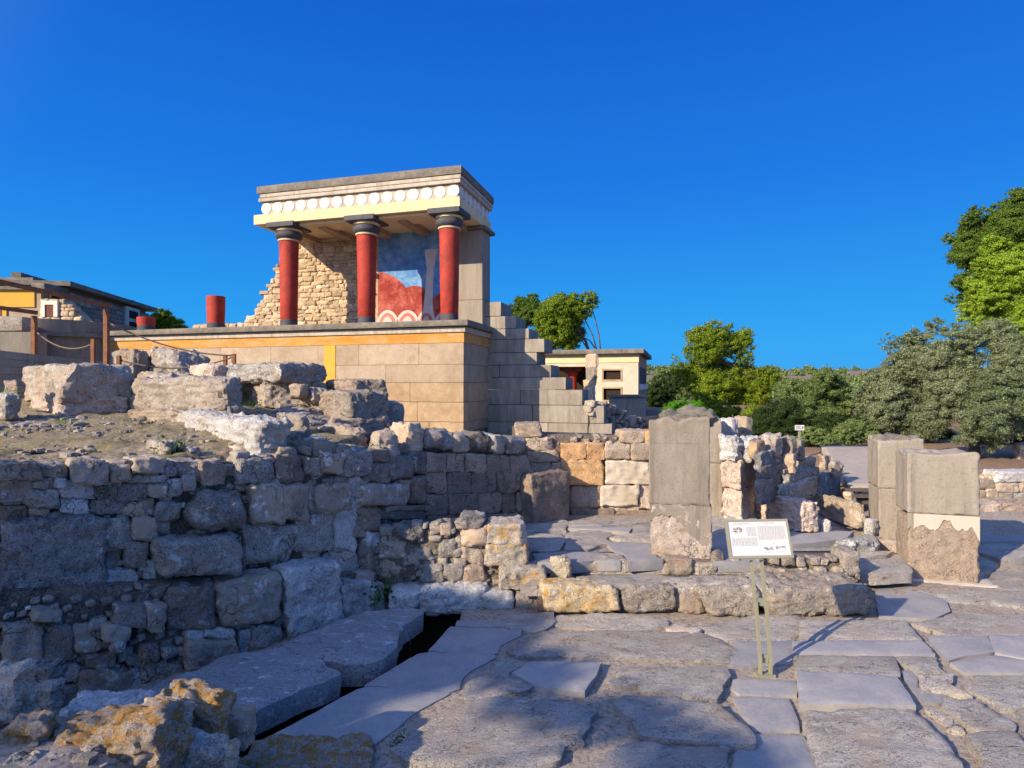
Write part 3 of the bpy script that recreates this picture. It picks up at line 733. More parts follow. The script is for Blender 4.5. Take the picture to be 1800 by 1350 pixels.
# the floor of the passage, one step up
up = thing('passage_paving', 'flagstone floor of the passage one step above the lower pavement', None, (0, 6.3, .3)); up['kind'] = 'structure'
for p, m_, z in [
    ([(927, 935), (993, 937), (991, 950), (980, 964), (951, 967), (927, 964)], FL, .40), ([(999, 933), (1035, 930), (1067, 933), (1075, 939), (1063, 945), (1072, 953), (1048, 957), (1035, 964), (997, 963), (993, 950)], FL, .40),
    ([(940, 972), (995, 968), (1075, 971), (1046, 983), (1006, 988), (945, 987)], SL, .39), ([(1050, 984), (1082, 971), (1096, 973), (1090, 984)], SL, .39),
    ([(1070, 955), (1090, 951), (1151, 954), (1153, 977), (1164, 982), (1103, 985), (1099, 973), (1081, 967)], SL, .40), ([(1001, 927), (1018, 924), (1111, 926), (1105, 934), (1079, 932)], SL, .41),
    ([(1001, 914), (1081, 910), (1052, 923), (1005, 923)], FL, .42), ([(1090, 910), (1147, 912), (1147, 916), (1115, 919), (1060, 924)], FL, .42), ([(1115, 921), (1152, 920), (1153, 937), (1111, 936)], FL, .41),
    ([(1075, 941), (1110, 938), (1155, 940), (1155, 951), (1090, 949)], FW, .41), ([(927, 905), (998, 905), (998, 930), (927, 932)], FL, .41),
    ([(1250, 946), (1282, 944), (1330, 944), (1340, 985), (1252, 986)], SL, .38), ([(1252, 905), (1330, 908), (1335, 940), (1252, 941)], FL, .40),
    ([(1340, 940), (1420, 930), (1500, 933), (1485, 946), (1392, 956), (1345, 958)], SL, .35), ([(1487, 945), (1535, 936), (1545, 956), (1512, 962), (1470, 962)], SL, .30),
    ([(1345, 962), (1392, 960), (1458, 964), (1446, 973), (1408, 979), (1350, 984)], FL, .36),
    ([(1508, 984), (1560, 971), (1590, 971), (1595, 1004), (1512, 1008)], FL, .20), ([(1460, 966), (1512, 966), (1570, 966), (1556, 972), (1500, 982), (1455, 976)], FW, .26),
    ([(1535, 1013), (1565, 1007), (1605, 1028), (1660, 1053), (1668, 1070), (1640, 1084), (1545, 1079)], SL, .03), ([(1650, 1040), (1690, 1032), (1815, 1036), (1815, 1066), (1730, 1054), (1662, 1050)], FL, .04),
    ([(1715, 952), (1760, 952), (1815, 955), (1815, 976), (1760, 984), (1718, 966)], FL, .16), ([(1750, 997), (1786, 984), (1815, 981), (1815, 1011), (1738, 1014)], FL, .08),
    ([(1728, 1017), (1815, 1014), (1815, 1033), (1740, 1030)], FL, .06), ([(1715, 968), (1757, 986), (1740, 998), (1718, 1008)], FL, .10), ([(1715, 920), (1815, 918), (1815, 950), (1715, 950)], SL, .20),
]:
    flag(p, z, up, m_, thick=.12, **(smooth_ if m_ is SL else dict(rough=.008, bevel=.015, edge=.04)))

# ------------------------------------------------------------------ long wall on the left (45 degrees to the view)
W1 = Plane((-1.49, 6.06), (1, 1))
lw = thing('rubble_wall', 'long shaded rubble wall of mixed grey stones retaining the terrace on the left', 'wall', (-2.5, 5.05, 0))
big = [((0, 905), (186, 908), (184, 1045), (0, 1070))]
stones = [(0, 834, 56, 884), (0, 889, 48, 917), (-30, 813, 72, 842), (72, 818, 121, 841), (122, 808, 190, 850), (190, 811, 230, 847), (231, 806, 292, 834), (282, 820, 311, 838), (311, 810, 355, 837),
          (350, 812, 397, 852), (56, 842, 98, 861), (98, 840, 116, 857), (40, 861, 106, 893), (103, 846, 166, 877), (167, 853, 204, 877), (203, 850, 259, 884), (231, 835, 300, 849), (260, 849, 291, 873),
          (290, 843, 322, 873), (322, 836, 342, 863), (50, 893, 86, 907), (106, 878, 154, 903), (154, 879, 219, 904), (217, 882, 273, 909), (273, 882, 318, 915), (180, 908, 232, 961), (232, 908, 273, 951),
          (185, 962, 214, 1003), (215, 952, 258, 998), (178, 998, 242, 1026), (243, 985, 275, 1018), (276, 915, 301, 941),
          (408, 938, 421, 980), (415, 920, 516, 986), (436, 850, 495, 919), (488, 851, 537, 913), (536, 850, 556, 902), (548, 848, 615, 901), (612, 836, 636, 894), (516, 902, 585, 974), (585, 893, 632, 971),
          (413, 804, 482, 851), (482, 800, 515, 850), (500, 798, 536, 851), (535, 803, 562, 836), (560, 795, 608, 833), (605, 790, 652, 836), (568, 970, 634, 1015), (580, 1010, 642, 1092), (635, 1015, 655, 1070),
          (50, 1058, 98, 1074), (190, 1050, 247, 1089), (246, 1050, 277, 1098), (0, 1085, 63, 1155), (63, 1090, 120, 1150), (122, 1088, 165, 1136), (170, 1085, 216, 1112), (185, 1108, 207, 1133), (235, 1120, 267, 1148),
          (140, 1138, 194, 1161), (213, 1140, 239, 1157), (270, 1125, 300, 1143), (310, 1110, 405, 1166), (300, 1125, 318, 1141), (346, 1092, 400, 1110), (313, 1097, 345, 1112), (405, 1098, 426, 1146), (425, 1088, 479, 1142),
          (90, 1156, 133, 1187), (130, 1163, 220, 1224), (220, 1163, 236, 1197), (235, 1152, 311, 1202), (84, 1188, 130, 1226)]
ms = [M['wall'], M['wall'], M['wall'], M['brown'], M['pale']]
rr = random.Random(4)
for q in big: wallstone(W1, q, lw, M['walldark'], off=.09, rough=.05, rnd=.3, chips=6, warp=.04, name='megalith')
for i, q in enumerate(stones):
    wallstone(W1, q, lw, rr.choice(ms), off=rr.uniform(.0, .08) + (.18 if (q[1] + q[3]) / 2 > 1040 else 0), rnd=rr.uniform(.15, .4), rough=.09, warp=.09, chips=9)
bigst = [((262, 942), (406, 935), (410, 1003), (272, 1004)), ((278, 1024), (368, 1014), (367, 1094), (282, 1106)), ((368, 1012), (477, 1000), (477, 1082), (371, 1090))]
wallstone(W1, ((322, 872), (424, 853), (436, 925), (332, 934)), lw, M['wall'], off=.20, rnd=.95, thick=.6, rough=.1, chips=6, warp=.1, name='boulder_block')
for q in bigst: wallstone(W1, q, lw, M['wall'], off=.24, rnd=.3, thick=.6, rough=.07, chips=4, warp=.05)
wallstone(W1, ((478, 992), (577, 978), (583, 1080), (490, 1120)), lw, M['pale'], off=.26, rnd=.2, thick=.4, rough=.05, chips=6, name='gypsum_slab')
boxes = stones + [(0, 905, 186, 1050), (318, 860, 430, 930), (262, 938, 410, 1003), (280, 1018, 368, 1100), (368, 1008, 477, 1085), (480, 985, 580, 1110)]
outline1 = [(-300, 830), (350, 815), (400, 800), (640, 785), (655, 1060), (640, 1095), (480, 1140), (310, 1205), (90, 1232), (-300, 1250)]
fill(W1, [p if p[1] < 1040 else (p[0], 1040 if p[0] < 100 else 1015) for p in outline1[:6]] + [(640, 1000), (-300, 1040)], boxes, 26, lw, M['rubble'], off=-.01, seed=11)
fill(W1, [(-300, 1045), (280, 1020), (640, 1005), (655, 1060), (640, 1095), (480, 1140), (310, 1205), (90, 1232), (-300, 1250)], boxes, 24, lw, M['rubble'], off=.15, seed=12)
core(W1, [(-300, 1042), (280, 1018), (640, 1003)], [(-300, 1270), (90, 1240), (310, 1210), (480, 1150), (650, 1080)], lw, M['mortar'], off=.10, back=.3)
core(W1, [(-300, 828), (200, 822), (350, 822), (420, 812), (640, 800)], [(-300, 1270), (90, 1240), (310, 1210), (480, 1150), (650, 1080)], lw, M['mortardark'], off=-.05, back=.5)

# ------------------------------------------------------------------ the return and the ashlar wall beside the passage
W2a = Plane((-1.49, 6.06), (.42, 1.04)); W2 = Plane((-1.07, 7.1), (1.32, 1.1))
aw = thing('ashlar_wall', 'brown block wall with boulders on top beside the shaded passage', 'wall', (-.4, 7.7, .4))
for q in [(646, 790, 680, 812), (680, 798, 722, 843), (640, 812, 682, 848), (632, 850, 722, 887), (722, 793, 748, 833), (700, 843, 722, 852), (638, 890, 668, 935), (668, 888, 745, 897), (664, 897, 745, 912), (640, 935, 700, 960), (700, 912, 745, 950), (722, 835, 748, 885), (642, 960, 664, 1010)]:
    wallstone(W2a, q, aw, rr.choice([M['wall'], M['pale'], M['wall'], M['brown']]), off=.05, thick=.3, rnd=.4, jit=.04)
rows = [(795, 829, [745, 783, 816, 852, 896, 931], 2), (829, 869, [746, 784, 827, 869, 906, 937], -2), (869, 907, [746, 786, 838, 881, 905, 938], -5), (907, 945, [746, 800, 850, 882, 938], -8)]
for y0, y1, xs, dr in rows:
    for x0, x1 in zip(xs, xs[1:]):
        k = lambda x: dr * (x - 745) / 190 + (4 if y0 < 800 else 0) * (x - 745) / 190
        wallstone(W2, [(x0 + 1, y0 + k(x0)), (x1, y0 + k(x1)), (x1, y1 + k(x1) - 1), (x0 + 1, y1 + k(x0) - 1)], aw, M['brown'], off=.03, thick=.36, rnd=.16, rough=.045, chips=3, warp=.03)
for q in [(745, 758, 800, 794), (790, 764, 822, 795), (818, 760, 862, 796), (860, 764, 890, 799), (884, 768, 922, 800)]:
    wallstone(W2, q, aw, M['wall'], off=.04, thick=.5, rnd=.7, rough=.14, warp=.16)
core(W2a, [(640, 795), (742, 790)], [(640, 1080), (742, 1000)], aw, M['mortar'], off=-.12, back=.1)
core(W2, [(742, 775), (930, 785)], [(742, 960), (936, 945)], aw, M['mortar'], off=-.10, back=.2, amp=.015)
b_ = [(640, 790, 748, 912)]
fill(W2a, [(640, 790), (745, 785), (745, 960), (650, 1020)], b_, 18, aw, M['rubble'], seed=17)

# the upright dark slab at the end of that wall
c, h, ph = obox(936, 992, 1002, 836, 925, 8.0, 42, .2)
c, h, ph = obox(936, 937, 1001, 837, 930, 7.85, 38, .3)
V, Q = rock(h, 16, .14, .03, nxt(), 5, .05, .010)
mk('standing_slab', V @ yawm(ph).T + c, Q, M['brown'], label='dark upright stone slab at the end of the brown block wall', cat='slab')

# ------------------------------------------------------------------ low ruined spur with lichen, its foot a white kerb
LR = Plane((-1.3, 6.2), (1, .02))
sp = thing('ruined_spur', 'collapsed stub of mortared stones, half shaded, ending at an orange lichened block', 'wall', (-.6, 6.2, 0))
sps = [(666, 951, 714, 981), (717, 957, 765, 984), (738, 944, 767, 967), (767, 944, 808, 985), (663, 985, 724, 1023), (738, 990, 781, 1022), (773, 989, 815, 1022), (724, 985, 740, 1002), (814, 992, 852, 1024), (770, 921, 794, 941), (809, 911, 852, 932), (811, 928, 860, 960), (809, 957, 853, 993), (700, 925, 745, 948)]
for q in sps: wallstone(LR, q, sp, rr.choice([M['wall'], M['tan'], M['block']]), off=rr.uniform(0, .07), thick=.4, rnd=.6, rough=.1, warp=.1)
for q in [(858, 919, 925, 955), (851, 952, 926, 992)]: wallstone(LR, q, sp, M['lichenlow'], off=.06, thick=.45, rnd=.25, chips=5)
wallstone(LR, (880, 990, 956, 1030), sp, M['lichenlow'], off=.18, thick=.4, rnd=.25, chips=4)
fill(LR, [(650, 940), (700, 925), (800, 915), (920, 925), (925, 1030), (660, 1035)], sps + [(858, 919, 926, 992), (880, 990, 950, 1029)], 19, sp, M['rubble'], off=.02, seed=21)
core(LR, [(655, 950), (700, 935), (800, 925), (918, 930)], [(655, 1050), (925, 1050)], sp, M['mortar'], off=-.015, back=.5)
for q in [(688, 1024, 742, 1062), (740, 1022, 852, 1070), (850, 1030, 905, 1064), (902, 1032, 950, 1070)]:
    wallstone(LR, q, sp, M['pale'] if q[0] < 860 else M['block'], off=.22, thick=.5, rnd=.5, rough=.06, name='kerb_block')
boulder('lichened_block', 'small squared block with orange lichen lying past the ruined stub', 'stone block', M['lichenlow'], 952, 992, 1004, 984, 1014, 6.1, 40, group=None, rnd=.6, depth=.22)

# ------------------------------------------------------------------ the row of kerb stones across the paving
KB = Plane((0, 5.86), (1, 0))
kb = thing('stone_kerb', 'low step of big weathered kerb stones running behind the pavement', 'kerb', (1, 5.9, 0))
for q, m_, o, t in [(((949, 1030), (1082, 1027), (1092, 1075), (955, 1076)), M['yellow'], .04, .32), (((1092, 1032), (1186, 1030), (1190, 1074), (1094, 1078)), M['block'], .02, .32),
                    (((1190, 1040), (1228, 1030), (1243, 1083), (1192, 1082)), M['block'], .0, .3), (((1218, 1030), (1332, 1024), (1332, 1080), (1246, 1082)), M['block'], .06, .34)]:
    wallstone(KB, q, kb, m_, off=o, thick=t, rnd=.38, rough=.07, chips=5, name='kerb_block')
core(KB, [(945, 1035), (1330, 1035)], [(945, 1090), (1330, 1090)], kb, M['mortar'], off=-.08, back=.5)
flag([(1010, 1027), (1020, 1012), (1060, 1008), (1150, 1008), (1162, 1014), (1140, 1024), (1080, 1026)], .285, kb, FL, thick=.12, **rough_)
flag([(1165, 1022), (1172, 1010), (1240, 1008), (1332, 1010), (1332, 1026), (1250, 1027), (1195, 1025)], .285, kb, FL, thick=.12, **rough_)
flag([(925, 1026), (950, 1014), (1005, 1012), (1012, 1022), (960, 1027)], .255, kb, FL, thick=.12, **rough_)
boulder('kerb_block', 'long rounded kerb block right of the information board with shadow on its end', 'stone block', M['block'], 1346, 1350, 1536, 1036, 1079, 5.75, 4, depth=.62, rnd=.42, rough=.05, chips=4, warp=.06)
# the riser of the step behind it
RZ = Plane((0, 6.33), (1, 0))
rs = thing('rubble_step', 'low riser of small packed rubble below the passage slabs', 'step', (1.6, 6.35, .2))
fill(RZ, [(1250, 984), (1512, 980), (1512, 1014), (1250, 1016)], [], 21, rs, M['rubble'], off=.02, seed=31, flat=.85)
core(RZ, [(925, 986), (1100, 986), (1512, 984)], [(925, 1030), (1512, 1030)], rs, M['mortar'], off=-.05, back=.3)
for q in [(1003, 984, 1103, 1007), (1103, 984, 1168, 1003), (1168, 982, 1215, 1010), (1215, 990, 1258, 1014), (940, 986, 1005, 1010), (1480, 970, 1513, 1012)]:
    wallstone(RZ, q, rs, M['block'], off=.02, thick=.3, rnd=.35)
boulder('broken_kerb', 'short dark grey broken kerb piece on the slabs behind the information board', 'stone block', M['walldark'], 1406, 1409, 1450, 973, 986, 6.9, 8, depth=.15, rnd=.15)
boulder('broken_kerb', 'dark broken kerb lump against the foot of the rear right pillar', 'stone block', M['walldark'], 1478, 1482, 1545, 955, 980, 7.0, 10, depth=.18, rnd=.4, rough=.15)

# ------------------------------------------------------------------ loose blocks on the terrace
GB = 'ruin blocks lying on the terrace'
for nm, lb, m_, xL, xC, xR, yt, yb, Yc, phi, kw in [
    ('stone_block', 'big pale squared block resting on a reddish layer by the boarded wall', 'block', 40, 106, 240, 640, 702, 7.6, 48, dict(rnd=.18, chips=4, warp=.05, rough=.05)),
    ('stone_block', 'reddish bedding stone under the big pale squared block', 'pink', 52, 108, 222, 700, 732, 7.62, 48, dict(rnd=.3, warp=.05)),
    ('stone_block', 'cracked grey brown block right of the big pale squared block', 'block', 221, 396, 432, 664, 738, 7.2, 62, dict(rnd=.4, rough=.13, chips=9)),
    ('stone_block', 'thin tan bedding stone under the cracked grey brown block', 'tan', 224, 330, 380, 724, 748, 7.15, 62, dict(rnd=.35)),
    ('stone_block', 'tan block with dark hollow end below the yellow painted strip', 'block', 396, 470, 560, 650, 712, 8.8, 38, dict(rnd=.25, chips=7, rough=.1)),
    ('stone_block', 'flat grey capping stone over the tan block with the hollow end', 'wall', 392, 500, 584, 638, 664, 8.7, 60, dict(rnd=.4, rough=.12)),
    ('stone_block', 'brown slab leaning against the plastered platform wall', 'brown', 576, 620, 680, 667, 702, 8.7, 35, dict(rnd=.3)),
    ('stone_block', 'long grey block with sharp shaded end below the brown slab', 'block', 526, 614, 682, 689, 742, 7.7, 42, dict(rnd=.16, chips=4, warp=.04)),
    ('stone_block', 'dark block standing behind the end of the long grey block', 'walldark', 676, 682, 709, 704, 756, 8.4, 40, dict(rnd=.4)),
    ('stone_block', 'low shaded course block beneath the long grey block', 'brown', 578, 588, 684, 737, 770, 7.5, 40, dict(rnd=.25)),
    ('boulder', 'white ridged boulder crowning the long rubble wall', 'white', 306, 462, 526, 738, 815, 5.3, 44, dict(rnd=.5, rough=.12, chips=8, strat=.012)),
    ('boulder', 'tan faceted boulder on the wall top between white boulder and passage', 'tan', 550, 620, 650, 752, 797, 6.6, 45, dict(rnd=.6, rough=.12, chips=9)),
    ('boulder', 'grey half shaded boulder beside the tan faceted one', 'wall', 646, 668, 706, 759, 806, 6.5, 40, dict(rnd=.6, rough=.12, chips=8)),
    ('boulder', 'warm brown boulder at the corner of the brown block wall', 'tan', 682, 712, 748, 747, 800, 6.9, 42, dict(rnd=.55, rough=.14, chips=9)),
    ('boulder', 'flat bluish grey stone wedged beside the white boulder', 'pale', 526, 540, 572, 770, 795, 6.0, 50, dict(rnd=.6)),
    ('boulder', 'small pale stone above the flat bluish grey stone', 'block', 500, 528, 542, 729, 757, 6.6, 45, dict(rnd=.5)),
    ('boulder', 'tall rough shaded stone at the right foot of the white boulder', 'wall', 502, 512, 545, 757, 815, 5.95, 45, dict(rnd=.6, rough=.14)),
    ('boulder', 'small stone filling the gap below the grey half shaded boulder', 'wall', 640, 652, 700, 790, 820, 6.3, 45, dict(rnd=.6)),
    ('rock_outcrop', 'rough grey outcrop lying before the painted platform', 'wall', 256, 310, 366, 612, 668, 10.0, 55, dict(rnd=.5, rough=.18, chips=9, warp=.2)),
    ('rock_outcrop', 'pale outcrop beside the tall rusty post', 'block', 194, 232, 264, 613, 668, 10.2, 55, dict(rnd=.5, rough=.18, chips=9, warp=.2)),
    ('stone_block', 'pinkish squared block between the outcrop and the rope post', 'pink', 334, 370, 402, 640, 670, 9.2, 50, dict(rnd=.2)),
    ('boulder', 'grey lump under the pinkish squared block', 'wall', 236, 300, 344, 655, 690, 8.9, 55, dict(rnd=.5, rough=.15)),
    ('boulder', 'tan stone at the foot of the pinkish squared block', 'tan', 330, 380, 412, 664, 690, 8.9, 52, dict(rnd=.5, rough=.15)),
    ('boulder', 'grey weathered boulder cut by the left edge of the terrace', 'wall', -30, 10, 40, 692, 732, 7.0, 60, dict(rnd=.6, rough=.14)),
    ('boulder', 'smaller brown stone behind the weathered boulder at the terrace edge', 'brown', 4, 28, 42, 670, 696, 7.6, 60, dict(rnd=.6, rough=.14)),
    ('boulder', 'lit stone on the wall top left of the weed', 'block', 250, 292, 308, 778, 812, 5.15, 55, dict(rnd=.55, rough=.1)),
    ('boulder', 'small dark stone right of the weed on the wall top', 'wall', 314, 330, 350, 786, 812, 5.2, 50, dict(rnd=.6, rough=.1)),
    ('boulder', 'low tan stone under the white boulder', 'tan', 345, 420, 470, 790, 822, 5.45, 50, dict(rnd=.5, rough=.1)),
    ('boulder', 'loose stone before the long grey block', 'tan', 508, 525, 545, 676, 694, 8.2, 40, dict(rnd=.6)),
    ('boulder', 'grey stone wedged under the brown slab', 'wall', 525, 548, 578, 683, 702, 8.3, 40, dict(rnd=.6)),
]:
    boulder(nm, lb, 'stone block' if nm == 'stone_block' else 'boulder' if nm == 'boulder' else 'outcrop', M[m_], xL, xC, xR, yt, yb, Yc, phi, group=GB, **kw)

# ------------------------------------------------------------------ lichened rocks in the near left corner
GL = 'lichened rocks in the near corner'
for lb, m_, xL, xC, xR, yt, yb, Yc, phi, kw in [
    ('largest lichened rock, pale grey with an orange cap, in the near corner', 'lichen', 80, 205, 306, 1236, 1420, 2.7, 3, dict(rnd=.75, rough=.16, chips=8, warp=.18, tilt=(3, -12))),
    ('rock with the brightest orange crust behind the largest lichened rock', 'lichen', 262, 345, 384, 1207, 1300, 3.1, 3, dict(rnd=.6, rough=.2, chips=8, warp=.2)),
    ('rough pale rock wedged between the two orange lichened rocks', 'lichenlow', 228, 262, 322, 1230, 1300, 2.95, 3, dict(rnd=.65, rough=.18, chips=8)),
    ('small orange spotted rock left of the largest lichened rock', 'lichen', -10, 42, 78, 1254, 1335, 2.7, 3, dict(rnd=.6, rough=.15, chips=8)),
    ('ragged rock cut off by the left edge above the small spotted one', 'lichenlow', -40, 12, 34, 1168, 1262, 2.9, 3, dict(rnd=.6, rough=.18, chips=8)),
    ('flat slab with an orange lichened end beside the drain', 'lichen', 390, 560, 655, 1316, 1400, 3.3, 3, dict(rnd=.35, rough=.1, chips=5, depth=.42)),
    ('small lit wedge of rock beside the flat lichened slab', 'lichenlow', 338, 382, 402, 1304, 1370, 2.95, 3, dict(rnd=.5, chips=8)),
    ('dark shaded rock below the brightest orange rock', 'wall', 290, 330, 385, 1290, 1350, 2.9, 3, dict(rnd=.6, rough=.15)),
    ('knobbly shaded rock at the head of the drain', 'wall', 374, 405, 434, 1240, 1312, 3.35, 3, dict(rnd=.6, rough=.2)),
    ('broad flat shaded rock behind the largest lichened rock', 'pale', 84, 150, 232, 1222, 1275, 3.2, 3, dict(rnd=.5, rough=.12)),
    ('squared shaded block stepping down from the rubble wall', 'wall', 16, 70, 88, 1162, 1200, 3.6, 3, dict(rnd=.3, rough=.1)),
    ('shaded block beneath the squared stepping block', 'wall', 28, 72, 90, 1192, 1250, 3.55, 3, dict(rnd=.4, rough=.1)),
    ('grey rock sliding off the corner below the spotted one', 'wall', -30, 40, 90, 1325, 1400, 2.5, 3, dict(rnd=.6, rough=.15)),
]:
    kw.setdefault('depth', max(.12, (xR - xL) / F * Yc * .55)); xC = xL + 2; yt = 680 + (yt - 680) * (1 + .75 * kw['depth'] / Yc)
    boulder('rock', lb, 'rock', M[m_], xL, xC, xR, yt, yb, Yc, phi, group=GL, **kw)

# ------------------------------------------------------------------ retaining wall across the passage
W3 = Plane((0.2, 8.62), (1, 0.0))
rw = thing('retaining_wall', 'sunlit retaining wall of tan and ochre blocks across the passage', 'wall', (1.3, 8.7, .4))
for q, m_ in [((906, 744, 952, 769), 'tan'), ((908, 769, 970, 791), 'tan'), ((915, 791, 983, 812), 'tan'), ((929, 812, 969, 833), 'tan'), ((969, 812, 988, 836), 'tan'), ((920, 833, 990, 862), 'tan'), ((940, 862, 1000, 905), 'tan'),
              ((986, 779, 1030, 808), 'orange'), ((1030, 778, 1062, 808), 'orange'), ((986, 808, 1061, 852), 'orange'), ((1062, 779, 1108, 809), 'tan'), ((1109, 779, 1146, 809), 'tan'), ((1064, 810, 1146, 851), 'plasterblock'),
              ((1056, 852, 1122, 888), 'plasterblock'), ((1123, 852, 1150, 896), 'tan'), ((1000, 852, 1056, 895), 'tan'), ((1091, 757, 1134, 779), 'tan'), ((1134, 757, 1150, 779), 'orange'), ((1056, 886, 1124, 899), 'tan'),
              ((1000, 893, 1080, 909), 'brown'), ((1078, 897, 1150, 909), 'brown')]:
    mm = M.get(m_, M['tan'])
    fl = m_ in ('orange', 'plasterblock')
    wallstone(W3, q, rw, mm, off=.05 if fl else .03, thick=.4, rnd=.12 if fl else .32, rough=.02 if fl else .06, chips=2 if fl else 4, warp=.02 if fl else .05, jit=.01 if fl else .03)
fill(W3, [(965, 768), (1095, 768), (1095, 780), (965, 780)], [], 16, rw, M['rubble'], seed=41, thick=.4)
core(W3, [(900, 752), (960, 764), (1090, 768), (1150, 758)], [(900, 925), (1150, 912)], rw, M['mortar'], off=-.06, back=.5)

# ------------------------------------------------------------------ broken piers and tumbled wall right of the tall pillar
GP = 'blocks of the broken pier'
pr = thing('broken_pier', 'broken gypsum pier of stacked pinkish blocks right of the tall left pillar', 'pier', (3.1, 8.4, .35))
for m_, xL, xC, xR, yt, yb in [('pink', 1268, 1302, 1335, 811, 860), ('pink', 1268, 1303, 1337, 859, 909), ('pale', 1266, 1304, 1333, 908, 926)]:
    boulder('pier_block', None, None, M[m_], xL, xC, xR, yt, yb, 8.1, 50, parent=pr, rnd=.14, chips=4, warp=.03, rough=.03, sink=0)
boulder('pier_block', None, None, M['white'], 1264, 1290, 1306, 769, 814, 8.1, 40, parent=pr, rnd=.5, rough=.16, chips=8, strat=.02, sink=0)
boulder('pier_block', None, None, M['white'], 1300, 1318, 1337, 771, 813, 8.15, 40, parent=pr, rnd=.5, rough=.16, chips=8, strat=.02, sink=0)
boulder('stone_block', 'white cut block standing on the wall behind the tall left pillar', 'stone block', M['white'], 1263, 1287, 1296, 737, 772, 8.7, 30, rnd=.12, chips=2, warp=.02, rough=.02)
boulder('stone_block', 'tan squared block on rubble right of the white cut block', 'stone block', M['tan'], 1292, 1312, 1323, 734, 768, 9.0, 30, rnd=.2, chips=3, warp=.04)
GT = 'tumbled stones of the cross wall'
tw = thing('tumbled_wall', 'tumbled shaded wall of dark strata right of the broken pier', 'wall', (3.3, 8.2, .35))
for m_, xL, xC, xR, yt, yb, Yc in [('walldark', 1330, 1338, 1378, 795, 827, 7.9), ('wall', 1332, 1340, 1380, 822, 850, 7.85), ('wall', 1334, 1340, 1382, 845, 886, 7.8), ('tan', 1374, 1394, 1400, 800, 829, 8.3), ('brown', 1374, 1380, 1402, 826, 848, 8.25),
                                   ('wall', 1378, 1384, 1440, 838, 862, 8.1), ('pale', 1376, 1384, 1438, 853, 868, 8.05), ('wall', 1376, 1382, 1436, 860, 886, 8.0), ('block', 1396, 1424, 1434, 806, 830, 9.0), ('tan', 1398, 1424, 1440, 826, 842, 8.9), ('walldark', 1436, 1442, 1478, 835, 885, 9.3)]:
    boulder('wall_block', None, None, M[m_], xL, xC, xR, yt, yb, Yc, 46, parent=tw, rnd=.15, rough=.06, warp=.04, chips=5, sink=.02)
for nm, lb, m_, xL, xC, xR, yt, yb, Yc, phi, kw in [
    ('boulder', 'round grey boulder with a tan lower half on the tumbled wall', 'block', 1330, 1358, 1378, 765, 798, 8.2, 35, dict(rnd=.6, rough=.1)),
    ('boulder', 'grey pointed boulder beside the round grey one', 'block', 1372, 1392, 1402, 768, 803, 8.4, 35, dict(rnd=.5, rough=.1)),
    ('boulder', 'small jagged stone at the top end of the tumbled wall', 'block', 1398, 1408, 1416, 774, 806, 8.8, 40, dict(rnd=.5, rough=.14)),
    ('boulder', 'warm small stone between pier and round grey boulder', 'orange', 1322, 1330, 1346, 776, 800, 8.0, 40, dict(rnd=.5)),
    ('stone_block', 'long shaded base block with a lit right end beside the passage', 'pink', 1330, 1410, 1438, 886, 932, 7.6, 12, dict(rnd=.14, chips=3, warp=.03)),
    ('stone_block', 'tan block half in shadow below the ramp', 'tan', 1438, 1508, 1520, 887, 922, 8.1, 8, dict(rnd=.25, rough=.08)),
    ('boulder', 'little white stone on the ground before the half shaded tan block', 'white', 1436, 1452, 1462, 916, 932, 7.7, 20, dict(rnd=.7)),
    ('boulder', 'white lump leaning on the foot of the rear right pillar', 'white', 1518, 1532, 1546, 914, 938, 7.75, 30, dict(rnd=.7, rough=.12)),
    ('boulder', 'orange brown rock beside the timber stair', 'tan', 1482, 1496, 1506, 866, 884, 8.9, 30, dict(rnd=.6, rough=.14)),
    ('boulder', 'stone at the bottom of the ramp edge', 'block', 1455, 1468, 1482, 812, 835, 9.6, 30, dict(rnd=.5, rough=.14)),
    ('boulder', 'brown rock on the ramp side above the dark gap', 'tan', 1440, 1450, 1462, 800, 822, 9.9, 30, dict(rnd=.5, rough=.14)),
]:
    boulder(nm, lb, 'boulder' if nm == 'boulder' else 'stone block', M[m_], xL, xC, xR, yt, yb, Yc, phi, **kw)

# ------------------------------------------------------------------ free standing pillars
def slab_pillar(name, label, xL, xR, yt, yb, Y, depth, yaw, parts, topamp=.03):
    k = thing(name, label, 'pillar', ((xL + xR) / 2 / F * Y - 900 / F * Y, Y, H - (yb - 680) / F * Y), math.radians(yaw))
    wd = (xR - xL) / F * Y / math.cos(math.radians(yaw)); top = (yb - yt) / F * Y
    return k, wd, top
def piece(name, parent, mat, x0, x1, y0, y1, z0, z1, seed=None, edge=.018, amp=.0022, topamp=0.0, n=26, rnd=.02, warp=.0, chips=0):
    s = seed or nxt()
    V, Q = rock(((x1 - x0) / 2, (y1 - y0) / 2, (z1 - z0) / 2), n, rnd, .0, s, chips, warp, amp, edge=edge)
    V = V + [(x0 + x1) / 2, (y0 + y1) / 2, (z0 + z1) / 2]
    if topamp:
        t = sm(z0 + (z1 - z0) * .6, z1, V[:, 2])
        V[:, 2] += t * topamp * fbm(np.c_[V[:, 0] * 7, V[:, 1] * 7, 0 * V[:, 0] + s], 3, s)
    return mk(name, V, Q, mat, parent, local=True)
